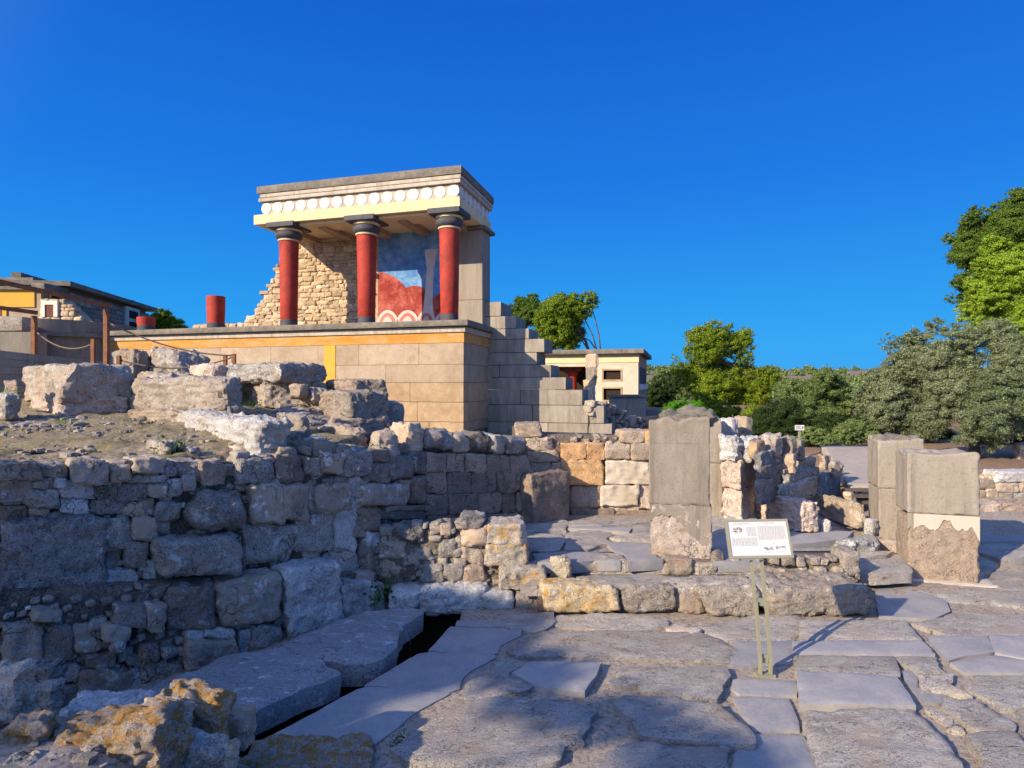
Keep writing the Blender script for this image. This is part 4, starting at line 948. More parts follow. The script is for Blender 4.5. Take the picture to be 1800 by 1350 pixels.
# tall left pillar: two cast blocks on an old broken gypsum foot
p, wd, top = slab_pillar('stone_pillar', 'tall left pillar with a smooth grey upper part over a broken pink foot', 1146, 1247, 734, 991, 6.45, .3, -13, None)
zs = [H - (y - 680) / F * 6.45 - p.location.z for y in (991, 888, 780, 734)]
piece('foot', p, M['footstone'], -wd / 2 + .008, wd / 2 - .006, .004, .26, -.06, zs[1] - .004, amp=.008, n=28, chips=1, rnd=.05)
piece('upper_slab', p, M['concrete'], -wd / 2 - .014, wd / 2 - .018, .004, .28, zs[1] + .001, zs[3] - .02, n=32, topamp=.03)
MB().box(-wd / 2 - .008, wd / 2 - .022, .0025, .01, zs[2], zs[2] + .005).out('mortar_joint', M['slabgrey'], p, local=True, smooth=False)
piece('broken_cap', p, M['slabgrey'], -wd / 2 + .1, wd / 2 + .05, .06, .34, zs[3] - .06, zs[3] + .045, n=18, amp=.02, topamp=.06, rnd=.5, warp=.1, chips=5)
p, wd, top = slab_pillar('stone_pillar', 'narrow cast slab pillar just behind the tall left pillar', 1205, 1268, 737, 898, 8.5, .3, -13, None)
piece('lower_block', p, M['concretepale'], -wd / 2, wd / 2, 0, .3, -.4, top * .52)
piece('upper_block', p, M['concretepale'], -wd / 2 - .01, wd / 2 - .015, .003, .3, top * .52 + .002, top, topamp=.03)
# right front pillar
p, wd, top = slab_pillar('stone_pillar', 'front right pillar with a ragged plaster edge over a rough brown base', 1606, 1711, 797, 1024, 6.75, .3, -17, None)
M['pillarrough'] = stonemat('rough_brown_stone', (.34, .26, .19), (.44, .345, .26), (.22, .17, .13), white=.18, var=.05, bump=1.0, size=.5, rust=(.36, .29, .24))
M['plasterpale'] = plainmat('pale_fresh_plaster', (.53, .465, .385), (.47, .405, .33), 4, .9, .3, .15)
zt = top; zj = (1024 - 905) / F * 6.75
piece('base_stone', p, M['pillarrough'], -wd / 2 + .012, wd / 2 - .006, .012, .44, -.06, zj - .05, n=30, amp=.006, rnd=.04)
piece('upper_block', p, M['concretepale'], -wd / 2, wd / 2 - .004, .0, .44, zj + .002, zt, topamp=.025, rnd=.04)
def ragged(z0, z1, xa, xb_, y, low, n=60, seed=3):
    r = np.random.default_rng(seed); xs = np.linspace(xa, xb_, n)
    zl = np.interp(xs, np.linspace(xa, xb_, len(low)), low) + .022 * vnoise(np.c_[xs * 22, 0 * xs, 0 * xs], seed) + .01 * vnoise(np.c_[xs * 60, 0 * xs, 0 * xs], seed)
    V = []; Fc = []
    for yy in (y, y + .03):
        V += [(x, yy, z1) for x in xs] + [(x, yy, z) for x, z in zip(xs, zl)]
    for i in range(n - 1):
        Fc += [(i, n + i, n + i + 1, i + 1), (n + i, 3 * n + i, 3 * n + i + 1, n + i + 1)]
    Fc += [(0, 2 * n, 3 * n, n), (n - 1, 2 * n - 1, 4 * n - 1, 3 * n - 1)]
    return V, Fc
V, Fc = ragged(0, zj, -wd / 2 + .06, wd / 2 - .005, .0, [zj - .19, zj - .12, zj - .15, zj - .17, zj - .09, zj - .07, zj - .16, zj - .17, zj - .10, zj - .30])
mk('plaster_edge', V, Fc, M['plasterpale'], p, local=True, smooth=False)
V, Fc = ragged(0, zj, -wd / 2, -wd / 2 + .06, .002, [zj - .2, zj - .16, zj - .22], n=12, seed=8)
mk('plaster_edge', V, Fc, M['concretepale'], p, local=True, smooth=False)
PA = next(o for o in bpy.data.objects if o.get('label', '').startswith('tall left pillar'))
wa = 101 / F * 6.45 / math.cos(math.radians(13)); z1a = H - (888 - 680) / F * 6.45 - PA.location.z
q_ = lambda y: H - (y - 680) / F * 6.45 - PA.location.z
V, Fc = ragged(0, z1a, -wa / 2 - .008, wa / 2 - .008, -.004, [q_(y) for y in (922, 912, 905, 908, 914, 920, 932, 940, 948, 962, 968)], seed=12)
mk('lower_block', V, Fc, M['concrete'], PA, local=True, smooth=False)
piece('mortar_footing', p, M['plasterpale'], -wd / 2 - .02, wd / 2 + .16, -.07, .5, -.05, .018, n=14, amp=.006, warp=.08, rnd=.4)
# right rear pillar
p, wd, top = slab_pillar('stone_pillar', 'rear right pillar, tall and streaked, with a hole eaten in its side', 1550, 1618, 773, 955, 7.75, .3, -17, None)
piece('lower_block', p, M['concretepale'], -wd / 2 + .01, .08, 0, .5, .0, top * .52)
piece('eroded_core', p, M['pale'], .05, wd / 2, .05, .48, .0, top * .42, n=16, amp=.03, warp=.12, chips=4, rnd=.3)
piece('patch_block', p, M['concretepale'], .08, wd / 2, .006, .5, top * .40, top * .52)
piece('upper_block', p, M['concretepale'], -wd / 2, wd / 2, .003, .5, top * .52 + .002, top, topamp=.02)
piece('rough_cap', p, M['slabgrey'], -wd / 2 + .02, wd / 2 - .0, .03, .5, top - .05, top + .02, n=14, amp=.015, rnd=.5, topamp=.03)
piece('footing', p, M['pink'], -wd / 2 - .12, wd / 2 + .2, -.22, .5, -.12, .06, n=12, amp=.01, warp=.08, rnd=.3)

# ------------------------------------------------------------------ information board
bY = 4.62
bx = (1345 - 900) / F * bY
ib = thing('information_board', 'white printed information board on two slim sage green legs', 'sign', (bx, bY, 0), math.radians(0))
lean = -.055
def leg(x0):
    mb = MB(); z1 = .86
    mb.beam((x0, .0, .10), (x0 + lean * .62, 0, .56), .018, .034); mb.beam((x0 + lean * .58, .008, .50), (x0 + lean, .03, z1), .018, .028)
    mb.beam((x0, -.002, -.03), (x0, 0, .14), .012, .05)
    return mb
for x0 in (-.038, .040): leg(x0).out('leg', M['olivemetal'], ib, local=True, smooth=False)
for z, t in ((.115, .06), (.55, .06)):
    MB().box(-.03 + lean * z, .034 + lean * z, .002, .014, z - t / 2, z + t / 2).out('cross_piece', M['olivemetal'], ib, local=True, smooth=False)
MB().box(-.075, .07, -.03, .035, -.02, .004).out('base_plate', M['olivemetal'], ib, local=True, smooth=False)
tilt = math.radians(20); roll = math.radians(-1.0)
cz = H - (949 - 680) / F * (bY - .02); cxb = (1336 - 900) / F * bY - bx
def bd(u, v, o=0.0):   # board coordinates: u right, v up the slope, o out of the face
    x = u; y = v * math.sin(tilt) - o * math.cos(tilt); z = v * math.cos(tilt) + o * math.sin(tilt)
    return (cxb + x * math.cos(roll) + z * math.sin(roll), y + .02, cz - x * math.sin(roll) + z * math.cos(roll))
bw, bh = .482 * .5, .292 * .5
def bbox(u0, u1, v0, v1, o0, o1):
    V = [bd(u, v, o) for u in (u0, u1) for v in (v0, v1) for o in (o0, o1)]
    return V, [(0, 1, 3, 2), (4, 6, 7, 5), (0, 4, 5, 1), (2, 3, 7, 6), (0, 2, 6, 4), (1, 5, 7, 3)]
fr = MB()
for a in ((-bw, bw, bh - .016, bh), (-bw, bw, -bh, -bh + .020), (-bw, -bw + .016, -bh + .020, bh - .016), (bw - .016, bw, -bh + .020, bh - .016)):
    fr.add(*bbox(*a, -.03, .006))
frame = fr.out('frame', M['olivemetal'], ib, local=True, smooth=False)
V, Fc = bbox(-bw + .016, bw - .016, -bh + .02, bh - .016, -.02, .0)
pan = mk('printed_panel', V, Fc, M['panel'], ib, local=True, smooth=False)
# print: two columns of unreadably small text, a round drawing, two little views
r = random.Random(5)
tx = MB()
def line(u0, u1, v, h=.0034):
    u = u0
    while u < u1:
        l = min(r.uniform(.006, .022), u1 - u)
        tx.add(*bbox(u, u + l * .86, v, v + h, .0002, .0006)); u += l + .0025
VS = .292 / .345
_bb = bbox
def bbox(u0, u1, v0, v1, o0, o1): return _bb(u0, u1, v0 * VS, v1 * VS, o0, o1)
pw, ph_ = bw - .016, bh - .02
for i in range(9): line(-.085, -.012, .10 - i * .0095)
for i in range(8): line(-pw + .015, -.012, .004 - i * .0095)
for i in range(13): line(.0, pw - .015, .105 - i * .0095)
line(-pw + .045, -.06, .138, .003); line(-pw + .02, -.04, .128, .003); line(.05, .14, .138, .003); line(.05, .14, .127, .003)
line(.02, .10, -.122); line(.115, .19, -.122)
tx.out('text_lines', M['ink'], pan, local=True, smooth=False)
dr = MB()
for i in range(90):
    a = r.uniform(0, 2 * math.pi); q = .036 * math.sqrt(r.random()); u, v = -.155 + q * math.cos(a), .075 + q * .75 * math.sin(a)
    if abs(u + .150) < .007 and v < .085: continue
    s_ = r.uniform(.002, .006); dr.add(*bbox(u - s_, u + s_, v - s_ * .5, v + s_ * .5, .0002, .0007))
for u0, v0 in ((.028, -.088), (.12, -.082)):
    for i in range(38):
        u, v = u0 + r.uniform(0, .07), v0 + r.uniform(-.012, .012) + .006 * math.sin(i)
        s_ = r.uniform(.002, .006); dr.add(*bbox(u - s_, u + s_, v - s_ * .5, v + s_ * .5, .0002, .0007))
dr.out('site_drawing', M['inkdark'], pan, local=True, smooth=False)
rd = MB()
for i in range(26):
    a = r.uniform(.2, 2.9); q = r.uniform(.024, .038); u, v = -.155 + q * math.cos(a), .078 + q * .75 * math.sin(a)
    rd.add(*bbox(u - .004, u + .004, v - .0015, v + .0015, .0002, .0009))
rd.add(*bbox(.102, .112, -.045, -.041, .0002, .0008))
rd.out('red_outline', M['inkred'], pan, local=True, smooth=False)

# small far sign
q = at(1405, 775, 12.5)
fs = thing('small_sign', 'small white sign on a thin post before the dark shrubs', 'sign', (q[0], q[1], q[2] - .1))
MB().beam((0, 0, 0), (0, 0, .36), .035, .035).out('post', M['olivemetal'], fs, local=True, smooth=False)
MB().box(-.1, .09, -.03, -.015, .32, .43).out('face', M['panel'], fs, local=True, smooth=False)
mb = MB()
for i in range(3): mb.box(-.08, .0 + .02 * i, -.034, -.0305, .40 - i * .025, .408 - i * .025)
mb.box(.04, .07, -.034, -.0305, .36, .40)
mb.out('writing', M['ink'], fs, local=True, smooth=False)

# ------------------------------------------------------------------ the ramp, the timber stair and the low walls at the right
rp = MB()
a_, b_, c_, d_ = at(1443, 783, 13.2), at(1560, 783, 13.2), at(1560, 856, 9.5), at(1492, 856, 9.5)
gr = 14; Vt = []
for i in range(gr + 1):
    for j in range(gr + 1):
        u, v = j / gr, i / gr
        e = .04 * vnoise(np.array([[v * 9, j * .2, 3.3]]), 3)[0] * (1 - u)
        P_ = (1 - v) * ((1 - u) * a_ + u * b_) + v * ((1 - u) * d_ + u * c_); Vt.append(P_ + [e, 0, 0])
nV = len(Vt); Vt += [v - np.array([0, 0, .12]) for v in Vt]
Q_ = [(i * (gr + 1) + j, i * (gr + 1) + j + 1, (i + 1) * (gr + 1) + j + 1, (i + 1) * (gr + 1) + j) for i in range(gr) for j in range(gr)]
edge = [j for j in range(gr + 1)] + [i * (gr + 1) + gr for i in range(1, gr + 1)] + [gr * (gr + 1) + j for j in range(gr - 1, -1, -1)] + [i * (gr + 1) for i in range(gr - 1, 0, -1)]
Q_ += [(edge[i], edge[i] + nV, edge[(i + 1) % len(edge)] + nV, edge[(i + 1) % len(edge)]) for i in range(len(edge))]
M['path'] = plainmat('worn_path_concrete', (.40, .34, .285), (.34, .285, .235), 2.5, .9, .3, .1, .006, stain=(.44, .38, .32), stain_scale=1.5)
mk('path', Vt, Q_, M['path'], kind='structure', label='smooth concrete path sloping up to the trees behind the right pillars')
st = thing('timber_stair', 'dark timber steps under the low end of the sloping path', 'stairs', tuple(at(1515, 885, 9.2)))
for k, y in enumerate((861, 872, 883)):
    p0, p1 = at(1488 + k * 5, y, 9.35 - .1 * k), at(1560, y, 9.35 - .1 * k)
    MB().beam(p0, p1, .12, .035).out('tread', M['wood'], st, smooth=False)
for x in (1500, 1512):
    MB().beam(at(x, 892, 9.3), at(x, 858, 9.4), .05, .05).out('post', M['wood'], st, smooth=False)
RW = Plane((6.5, 9.75), (1, .02))
lo = thing('low_wall', 'low sunlit rubble wall retaining red soil at the right edge', 'wall', tuple(at(1760, 890, 9.7)))
for q, m_ in [((1750, 828, 1830, 848), 'pale'), ((1712, 842, 1748, 860), 'tan'), ((1748, 848, 1790, 866), 'tan'), ((1712, 860, 1730, 876), 'tan'), ((1730, 858, 1752, 876), 'tan'), ((1752, 862, 1778, 882), 'block'), ((1776, 864, 1830, 884), 'white'), ((1790, 846, 1830, 866), 'tan')]:
    wallstone(RW, q, lo, M[m_], off=.05, thick=.35, rnd=.4)
core(RW, [(1708, 842), (1750, 838), (1840, 832)], [(1708, 905), (1840, 905)], lo, M['rubblewarm'], off=-.04, back=.4)
fill(RW, [(1706, 842), (1840, 838), (1840, 884), (1706, 880)], [(1750, 828, 1830, 884)], 13, lo, M['rubblewarm'], seed=51)
k2 = thing('low_ledge', 'long tan stone ledge in front of the low wall at the right edge', 'ledge', tuple(at(1760, 912, 9.3)))
LP = Plane((6.5, 9.15), (1, .02))
for q in [(1706, 886, 1752, 914), (1750, 884, 1850, 912)]: wallstone(LP, q, k2, M['tan'], off=.03, thick=.5, rnd=.25)
boulder('stone_block', 'tan block at the foot of the olive tree by the right edge', 'stone block', M['tan'], 1780, 1796, 1840, 782, 812, 11.5, 30, rnd=.3)

# ------------------------------------------------------------------ the bastion with its portico
BY = 13.0
B0 = np.array([(815 - 900) / F * BY, BY])
bdx = np.array([.9622, -.2722]); bdy = np.array([.2722, .9622])
BYAW = math.atan2(-.2722, .9622)
def BL(px, py, yl=0.0):
    k = (px - 900) / F; o = B0 + bdy * yl; n = bdy
    Y = (o @ n) / (k * n[0] + n[1]); P = np.array([k * Y, Y])
    return float((P - B0) @ bdx), float(H - (py - 680) / F * Y)
ba = thing('portico', 'restored portico with three red columns above a plastered platform', 'building', (B0[0], B0[1], 0), BYAW)
_, zc = BL(815, 562); zc0 = BL(815, 574)[1]; zy0 = BL(815, 584)[1]; zy1 = BL(815, 602)[1]
xl = BL(190, 610)[0]
xs0 = BL(570, 630)[0]; xs1 = BL(590, 630)[0]
D1 = 1.75
# platform: plastered upper courses, warm lower courses
def ashlar(name, mat, x0, x1, y0, y1, courses, seed, parent, gap=.006, lens=(.7, 1.3), off=.0, proud=.006):
    """coursed blocks along x, one mesh per course (the joints are real gaps over a backing)"""
    r = np.random.default_rng(seed)
    for z0, z1 in courses:
        mb = MB(); x = x1
        while x > x0 + .01:
            l = r.uniform(*lens); xa = max(x - l, x0)
            if xa - x0 < .25: xa = x0
            o = r.uniform(0, proud)
            mb.box(xa + gap / 2, x - gap / 2, y0 - o, y1, z0 + gap / 2, z1 - gap / 2, b=.008); x = xa
        mb.out(name, mat, parent, local=True, auto=40)
MB().box(xl, -.02, .02, D1, .5, zy1).out('platform_core', M['mortar'], ba, local=True, smooth=False)
zz = [BL(800, y)[1] for y in (760, 742, 707, 672, 640, 602)]
ashlar('wall_course', M['plaster'], xl, 0, 0, .3, [(zz[4], zz[5])], 3, ba, gap=.0025, lens=(1.0, 1.6), proud=.002)
ashlar('wall_course', M['plaster'], xl, 0, 0, .3, [(zz[3], zz[4])], 4, ba, gap=.0025, lens=(1.2, 1.9), proud=.002)
ashlar('wall_course', M['sandstone'], xl, 0, 0, .3, [(zz[2], zz[3]), (zz[1], zz[2]), (zz[0], zz[1]), (zz[0] - .5, zz[0])], 5, ba, gap=.006, lens=(.7, 1.4))
for i in range(len(zz) - 1):        # the shaded return
    MB().box(-.30, -.004, .31, D1, zz[i] + .003, zz[i + 1] - .003, b=.006).out('return_course', M['plaster'] if i > 2 else M['sandstone'], ba, local=True, auto=40)
MB().box(xl, .012, -.012, D1, zy1, zy0, b=.006).out('ochre_band', M['ochre'], ba, local=True, auto=40)
MB().box(xs0, xs1, -.014, .02, zz[3] - .1, zy1 - .002, b=.003).out('ochre_pilaster', M['ochrebright'], ba, local=True, smooth=False)
MB().box(xl, .05, -.05, D1 + .05, zy0 + .002, zc0, b=.01).out('moulding', M['frieze'], ba, local=True, auto=40)
MB().box(xl, .15, -.16, D1 + .15, zc0 + .002, zc, b=.03).out('cornice_slab', M['slabgrey'], ba, local=True, auto=40)
# columns
CY = .24
def column(px, name='column', ztop_px=None):
    x, _ = BL(px, 560, CY)
    return x
zcap = BL(806, 364, -.02)[1] - .004
for px in (508, 644.5, 790):
    x = column(px)
    hz = zcap - zc
    c = MB().lathe([(.192, .15), (.196, .155), (.208, hz * .35), (.222, hz * .75), (.229, hz - .41)], (x, CY, zc), 32).out('column', M['red'], ba, local=True, auto=60)
    MB().lathe([(.199, -.01), (.199, .15), (.191, .156)], (x, CY, zc), 32).out('black_base', M['black'], c, local=True, auto=40)
    MB().lathe([(.231, hz - .41), (.252, hz - .403), (.252, hz - .368), (.238, hz - .36)], (x, CY, zc), 32).out('neck_ring', M['capwhite'], c, local=True, auto=40)
    MB().lathe([(.238, hz - .36), (.272, hz - .345), (.302, hz - .31), (.312, hz - .265), (.300, hz - .215), (.27, hz - .185)], (x, CY, zc), 32).out('cushion', M['black'], c, local=True, auto=50)
    MB().lathe([(.27, hz - .185), (.298, hz - .17), (.302, hz - .135), (.285, hz - .115)], (x, CY, zc), 32).out('upper_ring', M['cream'], c, local=True, auto=40)
    MB().box(x - .37, x + .37, CY - .37, CY + .37, zc + hz - .115, zc + hz, b=.008).out('abacus', M['black'], c, local=True, auto=40)
# entablature
XR = BL(808, 330, -.02)[0]; XL = BL(452, 380, -.02)[0]
ze = [BL(806, y, -.02)[1] for y in (364, 345, 321, 307, 291)]
D2 = 2.22
def band(name, mat, z0, z1, o, xl_=None, b=.008):
    MB().box((XL if xl_ is None else xl_), XR + o, -.02 - o, D2 + o, z0, z1, b=b).out(name, mat, ba, local=True, auto=40)
band('architrave', M['cream'], ze[0], ze[1], .0, XL - .1)
band('frieze', M['frieze'], ze[1] + .002, ze[2], -.05, XL + .12)
hm = (ze[3] - ze[2]) / 2
band('cornice', M['frieze'], ze[2] + .002, ze[2] + hm, .02, XL + .05)
band('cornice', M['frieze'], ze[2] + hm + .002, ze[3], .035, XL + .1)
band('roof_slab', M['slabgrey'], ze[3] + .002, ze[4], .06, XL + .02, b=.03)
zd = (ze[1] + ze[2]) / 2; rd_ = (ze[2] - ze[1]) * .46
def disc(c, axis):
    mb = MB(); n = 28; V = []
    for q, rr_ in ((.0, rd_), (.010, rd_ * .985), (.010, 0.0)):
        for k in range(n):
            a = 2 * math.pi * k / n; u, v = rr_ * math.cos(a), rr_ * math.sin(a)
            V.append((c[0] + u, c[1] - q, c[2] + v) if axis == 0 else (c[0] + q, c[1] + u, c[2] + v))
    Fq = [(i * n + k, i * n + (k + 1) % n, (i + 1) * n + (k + 1) % n, (i + 1) * n + k) for i in range(2) for k in range(n)]
    return mb.add(V, Fq).out('disc', M['disc'], ba, local=True, auto=50)
nd_ = 16; xa, xb2 = XL + .22, XR - .16
for i in range(nd_): disc((xa + (xb2 - xa) * i / (nd_ - 1), .03, zd), 0)
for i in range(7): disc((XR - .05, .22 + (D2 - .45) * i / 6, zd), 1)
for i in range(5):                       # beams under the ceiling
    x = XL + .5 + (XR - XL - 1.0) * i / 4
    MB().box(x - .12, x + .12, .35, D2 - .1, ze[0] - .12, ze[0] - .002, b=.01).out('ceiling_beam', M['sandstone'], ba, local=True, smooth=False)
MB().box(XL + .1, XR - .08, .12, .74, ze[0] - .07, ze[0] - .003, b=.008).out('ceiling_beam', M['cream'], ba, local=True, smooth=False)
# back wall of small stones, its left edge broken off in steps
YW = 1.62
prof = [BL(a, b, YW) for a, b in [(338, 600), (345, 574), (362, 570), (392, 568), (430, 566), (441, 556), (448, 544), (457, 528), (468, 508), (478, 488), (486, 470), (492, 452), (500, 436), (508, 424), (520, 410), (530, 395)]]
px_ = [q[0] for q in prof]; pz_ = [q[1] for q in prof]
xe = BL(664, 500, YW)[0]; r = np.random.default_rng(77)
VV = []; QQ = []; m = 0
z = zc - .02
while z < ze[0] - .02:
    hcs = r.uniform(.07, .17); x = xe - r.uniform(0, .2)
    while x > px_[0]:
        l = r.uniform(.09, .34) ; xm = x - l / 2
        ztop = np.interp(xm, px_, pz_) if xm < px_[-1] else ze[0]
        if z + hcs * .6 < ztop:
            zz1 = min(z + hcs, ze[0] - .005)
            V, Q = rock((l / 2 * 1.02, .14, (zz1 - z) / 2 * 1.04), 5, .45, .2, int(r.integers(1e6)), 4, .16, .008)
            VV.append(V + [xm + 0, YW + .14 - .02 + r.uniform(-.01, .02), (z + zz1) / 2]); QQ.append(Q + m); m += len(V)
        x -= l
    z += hcs
mk('stone_back_wall', np.concatenate(VV), np.concatenate(QQ), M['rubblewarm'], ba, local=True)
poly = [(px_[0], zc)] + [(a + .05, b - .03) for a, b in prof[1:]] + [(px_[-1] + .1, ze[0]), (xe, ze[0]), (xe, zc)]
MB().prism(poly, YW + .012, YW + .45).out('back_wall_core', M['sandstone'], ba, local=True, smooth=False)
xq = BL(530, 420, YW)[0]
MB().box(xq, xq + .35, YW - .02, YW + .1, ze[0] - .35, ze[0] - .003, b=.01).out('plaster_strip', M['cream'], ba, local=True, smooth=False)
# wall painting: a plain stand-in in the same colours
x0, x1 = BL(655, 500, YW)[0], BL(812, 500, YW)[0]
MB().box(x0, x1, YW + .02, YW + .4, zc, ze[0] - .003).out('painted_panel', plainmat('blue_wall_paint', (.13, .32, .62), (.06, .17, .42), 5, .8, .5, .2, .02, stain=(.30, .48, .68), stain_scale=1.6, speck=.3), ba, local=True, smooth=False)
pan_h = BL(700, 440, YW)[1]
def patch(name, pts, mat, o):
    n = len(pts); y = YW + .02
    V = [(x, y - o, z) for x, z in pts] + [(x, y + .01, z) for x, z in pts]
    mk(name, V, [tuple(range(n))] + [(i, i + n, (i + 1) % n + n, (i + 1) % n) for i in range(n)], mat, ba, local=True, smooth=False)
def arc(cx_, cz_, rx, rz, a0=0, a1=math.pi, n=26): return [(cx_ + rx * math.cos(a0 + (a1 - a0) * i / n), cz_ + rz * math.sin(a0 + (a1 - a0) * i / n)) for i in range(n + 1)]
mr = plainmat('red_wall_paint', (.36, .05, .04), (.22, .026, .022), 6, .8, .6, .2, .02, stain=(.55, .17, .13), stain_scale=2.2, speck=.3)
mw = plainmat('pale_wall_paint', (.62, .56, .52), (.50, .44, .42), 5, .8, .3, .2, .01)
mp_ = plainmat('pink_wall_paint', (.56, .22, .15), (.46, .14, .10), 5, .8, .3, .2, .01)
hx = lambda p, q=500: BL(p, q, YW)[0]
zb_ = zc + .001
def dome(p0, p1, ytop): 
    a, b = hx(p0), hx(p1); zt_ = BL((p0 + p1) / 2, ytop, YW)[1]
    return [(min(max(x, x0 + .002), x1 - .002), z) for x, z in arc((a + b) / 2, zb_, (b - a) / 2, zt_ - zb_)]
patch('painted_hill', dome(590, 735, 478), mr, .006)
patch('painted_hill', dome(680, 775, 502), mr, .004)
patch('painted_hill', dome(740, 850, 508), mr, .008)
for p0, p1 in ((660, 702), (694, 738), (730, 768), (762, 805)):
    patch('painted_band', dome(p0, p1, 545), mw, .012); patch('painted_band', dome(p0 + 5, p1 - 5, 550), mp_, .016)
    patch('painted_band', dome(p0 + 11, p1 - 11, 556), mw, .020)
zt1 = BL(752, 438, YW)[1]
patch('painted_streak', [(hx(738), zb_), (hx(766), zb_), (hx(760), zb_ + .6), (hx(762), zt1 - .5), (hx(770), zt1), (hx(746), zt1), (hx(750), zt1 - .5), (hx(745), zb_ + .6)], mw, .010)
# corner pier
y2 = 1.55
p0, p1 = BL(806, 500, y2)[0], BL(848, 500, y2)[0]
zp = BL(830, 405, y2)[1]; zq = BL(830, 527, y2)[1]
MB().box(p0, p1, y2, y2 + .62, zc - 1.2, zq, b=.01).out('pier', M['concretepale'], ba, local=True, auto=40)
MB().box(p0 + .004, p1 - .004, y2 + .003, y2 + .617, zq + .004, zp, b=.01).out('pier', M['concretepale'], ba, local=True, auto=40)
MB().box(p0 - .03, p1 + .10, y2 - .08, y2 + .72, zp + .003, ze[0] - .004, b=.012).out('pier_cap', M['slabgrey'], ba, local=True, auto=40)

# ------------------------------------------------------------------ red column stumps on the platform
for px, pt, pb, lb in ((379.5, 521, 588, 'taller broken red column stump on the platform ledge'), (257, 558, 598, 'shorter broken red column stump near the rusty post')):
    x, zt_ = BL(px, pt, CY); q = B0 + bdx * x + bdy * CY
    ln = zt_ - zc
    s_ = thing('column_stump', lb, 'column', (q[0], q[1], zc))
    c = MB().lathe([(.20, .13), (.215, ln * .6), (.218, ln - .01), (.205, ln)], (0, 0, 0), 28).out('shaft', M['red'], s_, local=True, auto=50)
    MB().lathe([(.207, -.01), (.207, .128), (.2, .133)], (0, 0, 0), 28).out('black_base', M['black'], s_, local=True, auto=50)

# ------------------------------------------------------------------ the stepped wall right of the portico
sw = thing('stepped_wall', 'grey cast stone wall stepping down beside the portico', 'wall', (B0[0], B0[1], 0), BYAW)
YS = 1.75
rows = [(527, 553, 848, 881), (553, 576, 848, 907), (576, 595, 848, 930), (595, 619, 848, 957), (619, 641, 848, 944), (641, 663, 848, 969), (663, 685, 848, 995), (685, 712, 848, 1024), (712, 743, 848, 1062), (743, 768, 848, 1076), (768, 800, 848, 1082)]
r = np.random.default_rng(5)
for i, (ya, yb, xa_, xb_) in enumerate(rows):
    x0_, _ = BL(xa_, ya, YS); x1_, _ = BL(xb_, ya, YS); z1_ = BL(960, ya, YS)[1]; z0_ = BL(960, yb, YS)[1]
    mb = MB(); x = x1_; first = True; o = r.uniform(0, .012)
    while x > x0_ + .01:
        l = r.uniform(1.0, 2.0); xm = max(x - l, x0_); xm = x0_ if xm - x0_ < .3 else xm
        mb.box(xm + .004, x - .004, YS - o - r.uniform(0, .008), YS + .95 + r.uniform(0, .01), z0_ + .004, z1_ - .002, b=.012); x = xm
    mb.out('course', M['stepped'], sw, local=True, auto=40)
# ragged broken end of the wall, rubble core showing
SWP = Plane(B0 + bdy * YS + bdx * BL(1046, 720, YS)[0], (.74, .67))
en = thing('broken_wall_end', 'dark ragged rubble at the broken end of the stepped wall', 'rubble', (1.9, 14.2, 1.2))
fill(SWP, [(1040, 712), (1060, 706), (1078, 712), (1100, 722), (1120, 735), (1140, 738), (1145, 775), (1060, 778)], [], 9, en, M['rubble'], off=.0, seed=61, thick=.5, flat=.8, n=5)
core(SWP, [(1040, 716), (1075, 716), (1110, 732), (1145, 742)], [(1040, 790), (1145, 790)], en, M['mortar'], off=-.12, back=.5)
# little pier of stacked blocks before the far building
sp2 = thing('block_pier', 'weathered yellowish block pier in front of the cream building', 'pier', tuple(at(1040, 715, 22)))
for i, (x0_, x1_, ya, yb, m_) in enumerate([(1029, 1050, 621, 645, 'tan'), (1030, 1048, 645, 668, 'block'), (1025, 1047, 668, 678, 'yellow'), (1026, 1045, 678, 714, 'wall')]):
    boulder('pier_block', None, None, M[m_], x0_, x1_ - 3, x1_, ya, yb, 22, 12, parent=sp2, rnd=.12, chips=2, warp=.02, rough=.03, n=8, sink=0)

M['creamwall'] = plainmat('cream_wall_plaster', (.62, .55, .44), (.55, .48, .37), 3, .85, .2, .15, stain=(.50, .42, .31), stain_scale=1.2)
# ------------------------------------------------------------------ cream building beyond
EY = 25.0
E0 = np.array([(1122 - 900) / F * EY, EY])
def EL(px, py, yl=0.0):
    k = (px - 900) / F; o = E0 + bdy * yl
    Y = (o @ bdy) / (k * bdy[0] + bdy[1]); P = np.array([k * Y, Y])
    return float((P - E0) @ bdx), float(H - (py - 680) / F * Y)
cb = thing('cream_building', 'small cream building with open dark windows beyond the stepped wall', 'building', (E0[0], E0[1], 0), BYAW)
x0_, zt_ = EL(946, 632); zr0 = EL(1120, 622)[1]; zr1 = EL(1120, 613)[1]
zA, zB, zC, zD = EL(1080, 648)[1], EL(1080, 670)[1], EL(1080, 680)[1], EL(1080, 706)[1]
w0, w1 = EL(1058, 650)[0], EL(1094, 650)[0]; d0, d1 = EL(975, 650)[0], EL(1030, 650)[0]
DE = 6.0
mb = MB()
for a in ((x0_, d0, -1, zA + .1), (d0, d1, zA + .1, zr0 - .35), (d1, w0, -1, zr0 - .35), (w0, w1, zA, zr0 - .35), (w0, w1, zC, zB), (w0, w1, -1, zD), (w1, 0, -1, zr0 - .35)):
    mb.box(a[0], a[1] - .001, 0, .35, min(a[2], a[3]), max(a[2], a[3]))
mb.box(x0_, d0 - .002, .001, .349, zA + .102, zr0 - .352)
mb.out('front_wall', M['creamwall'], cb, local=True, smooth=False)
MB().box(x0_, .02, -.03, .36, zr0 - .35, zr0 - .003).out('frieze', M['cream'], cb, local=True, smooth=False)
MB().box(x0_ - .2, .25, -.3, DE + .3, zr0, zr1, b=.04).out('roof_slab', M['slabgrey'], cb, local=True, auto=40)
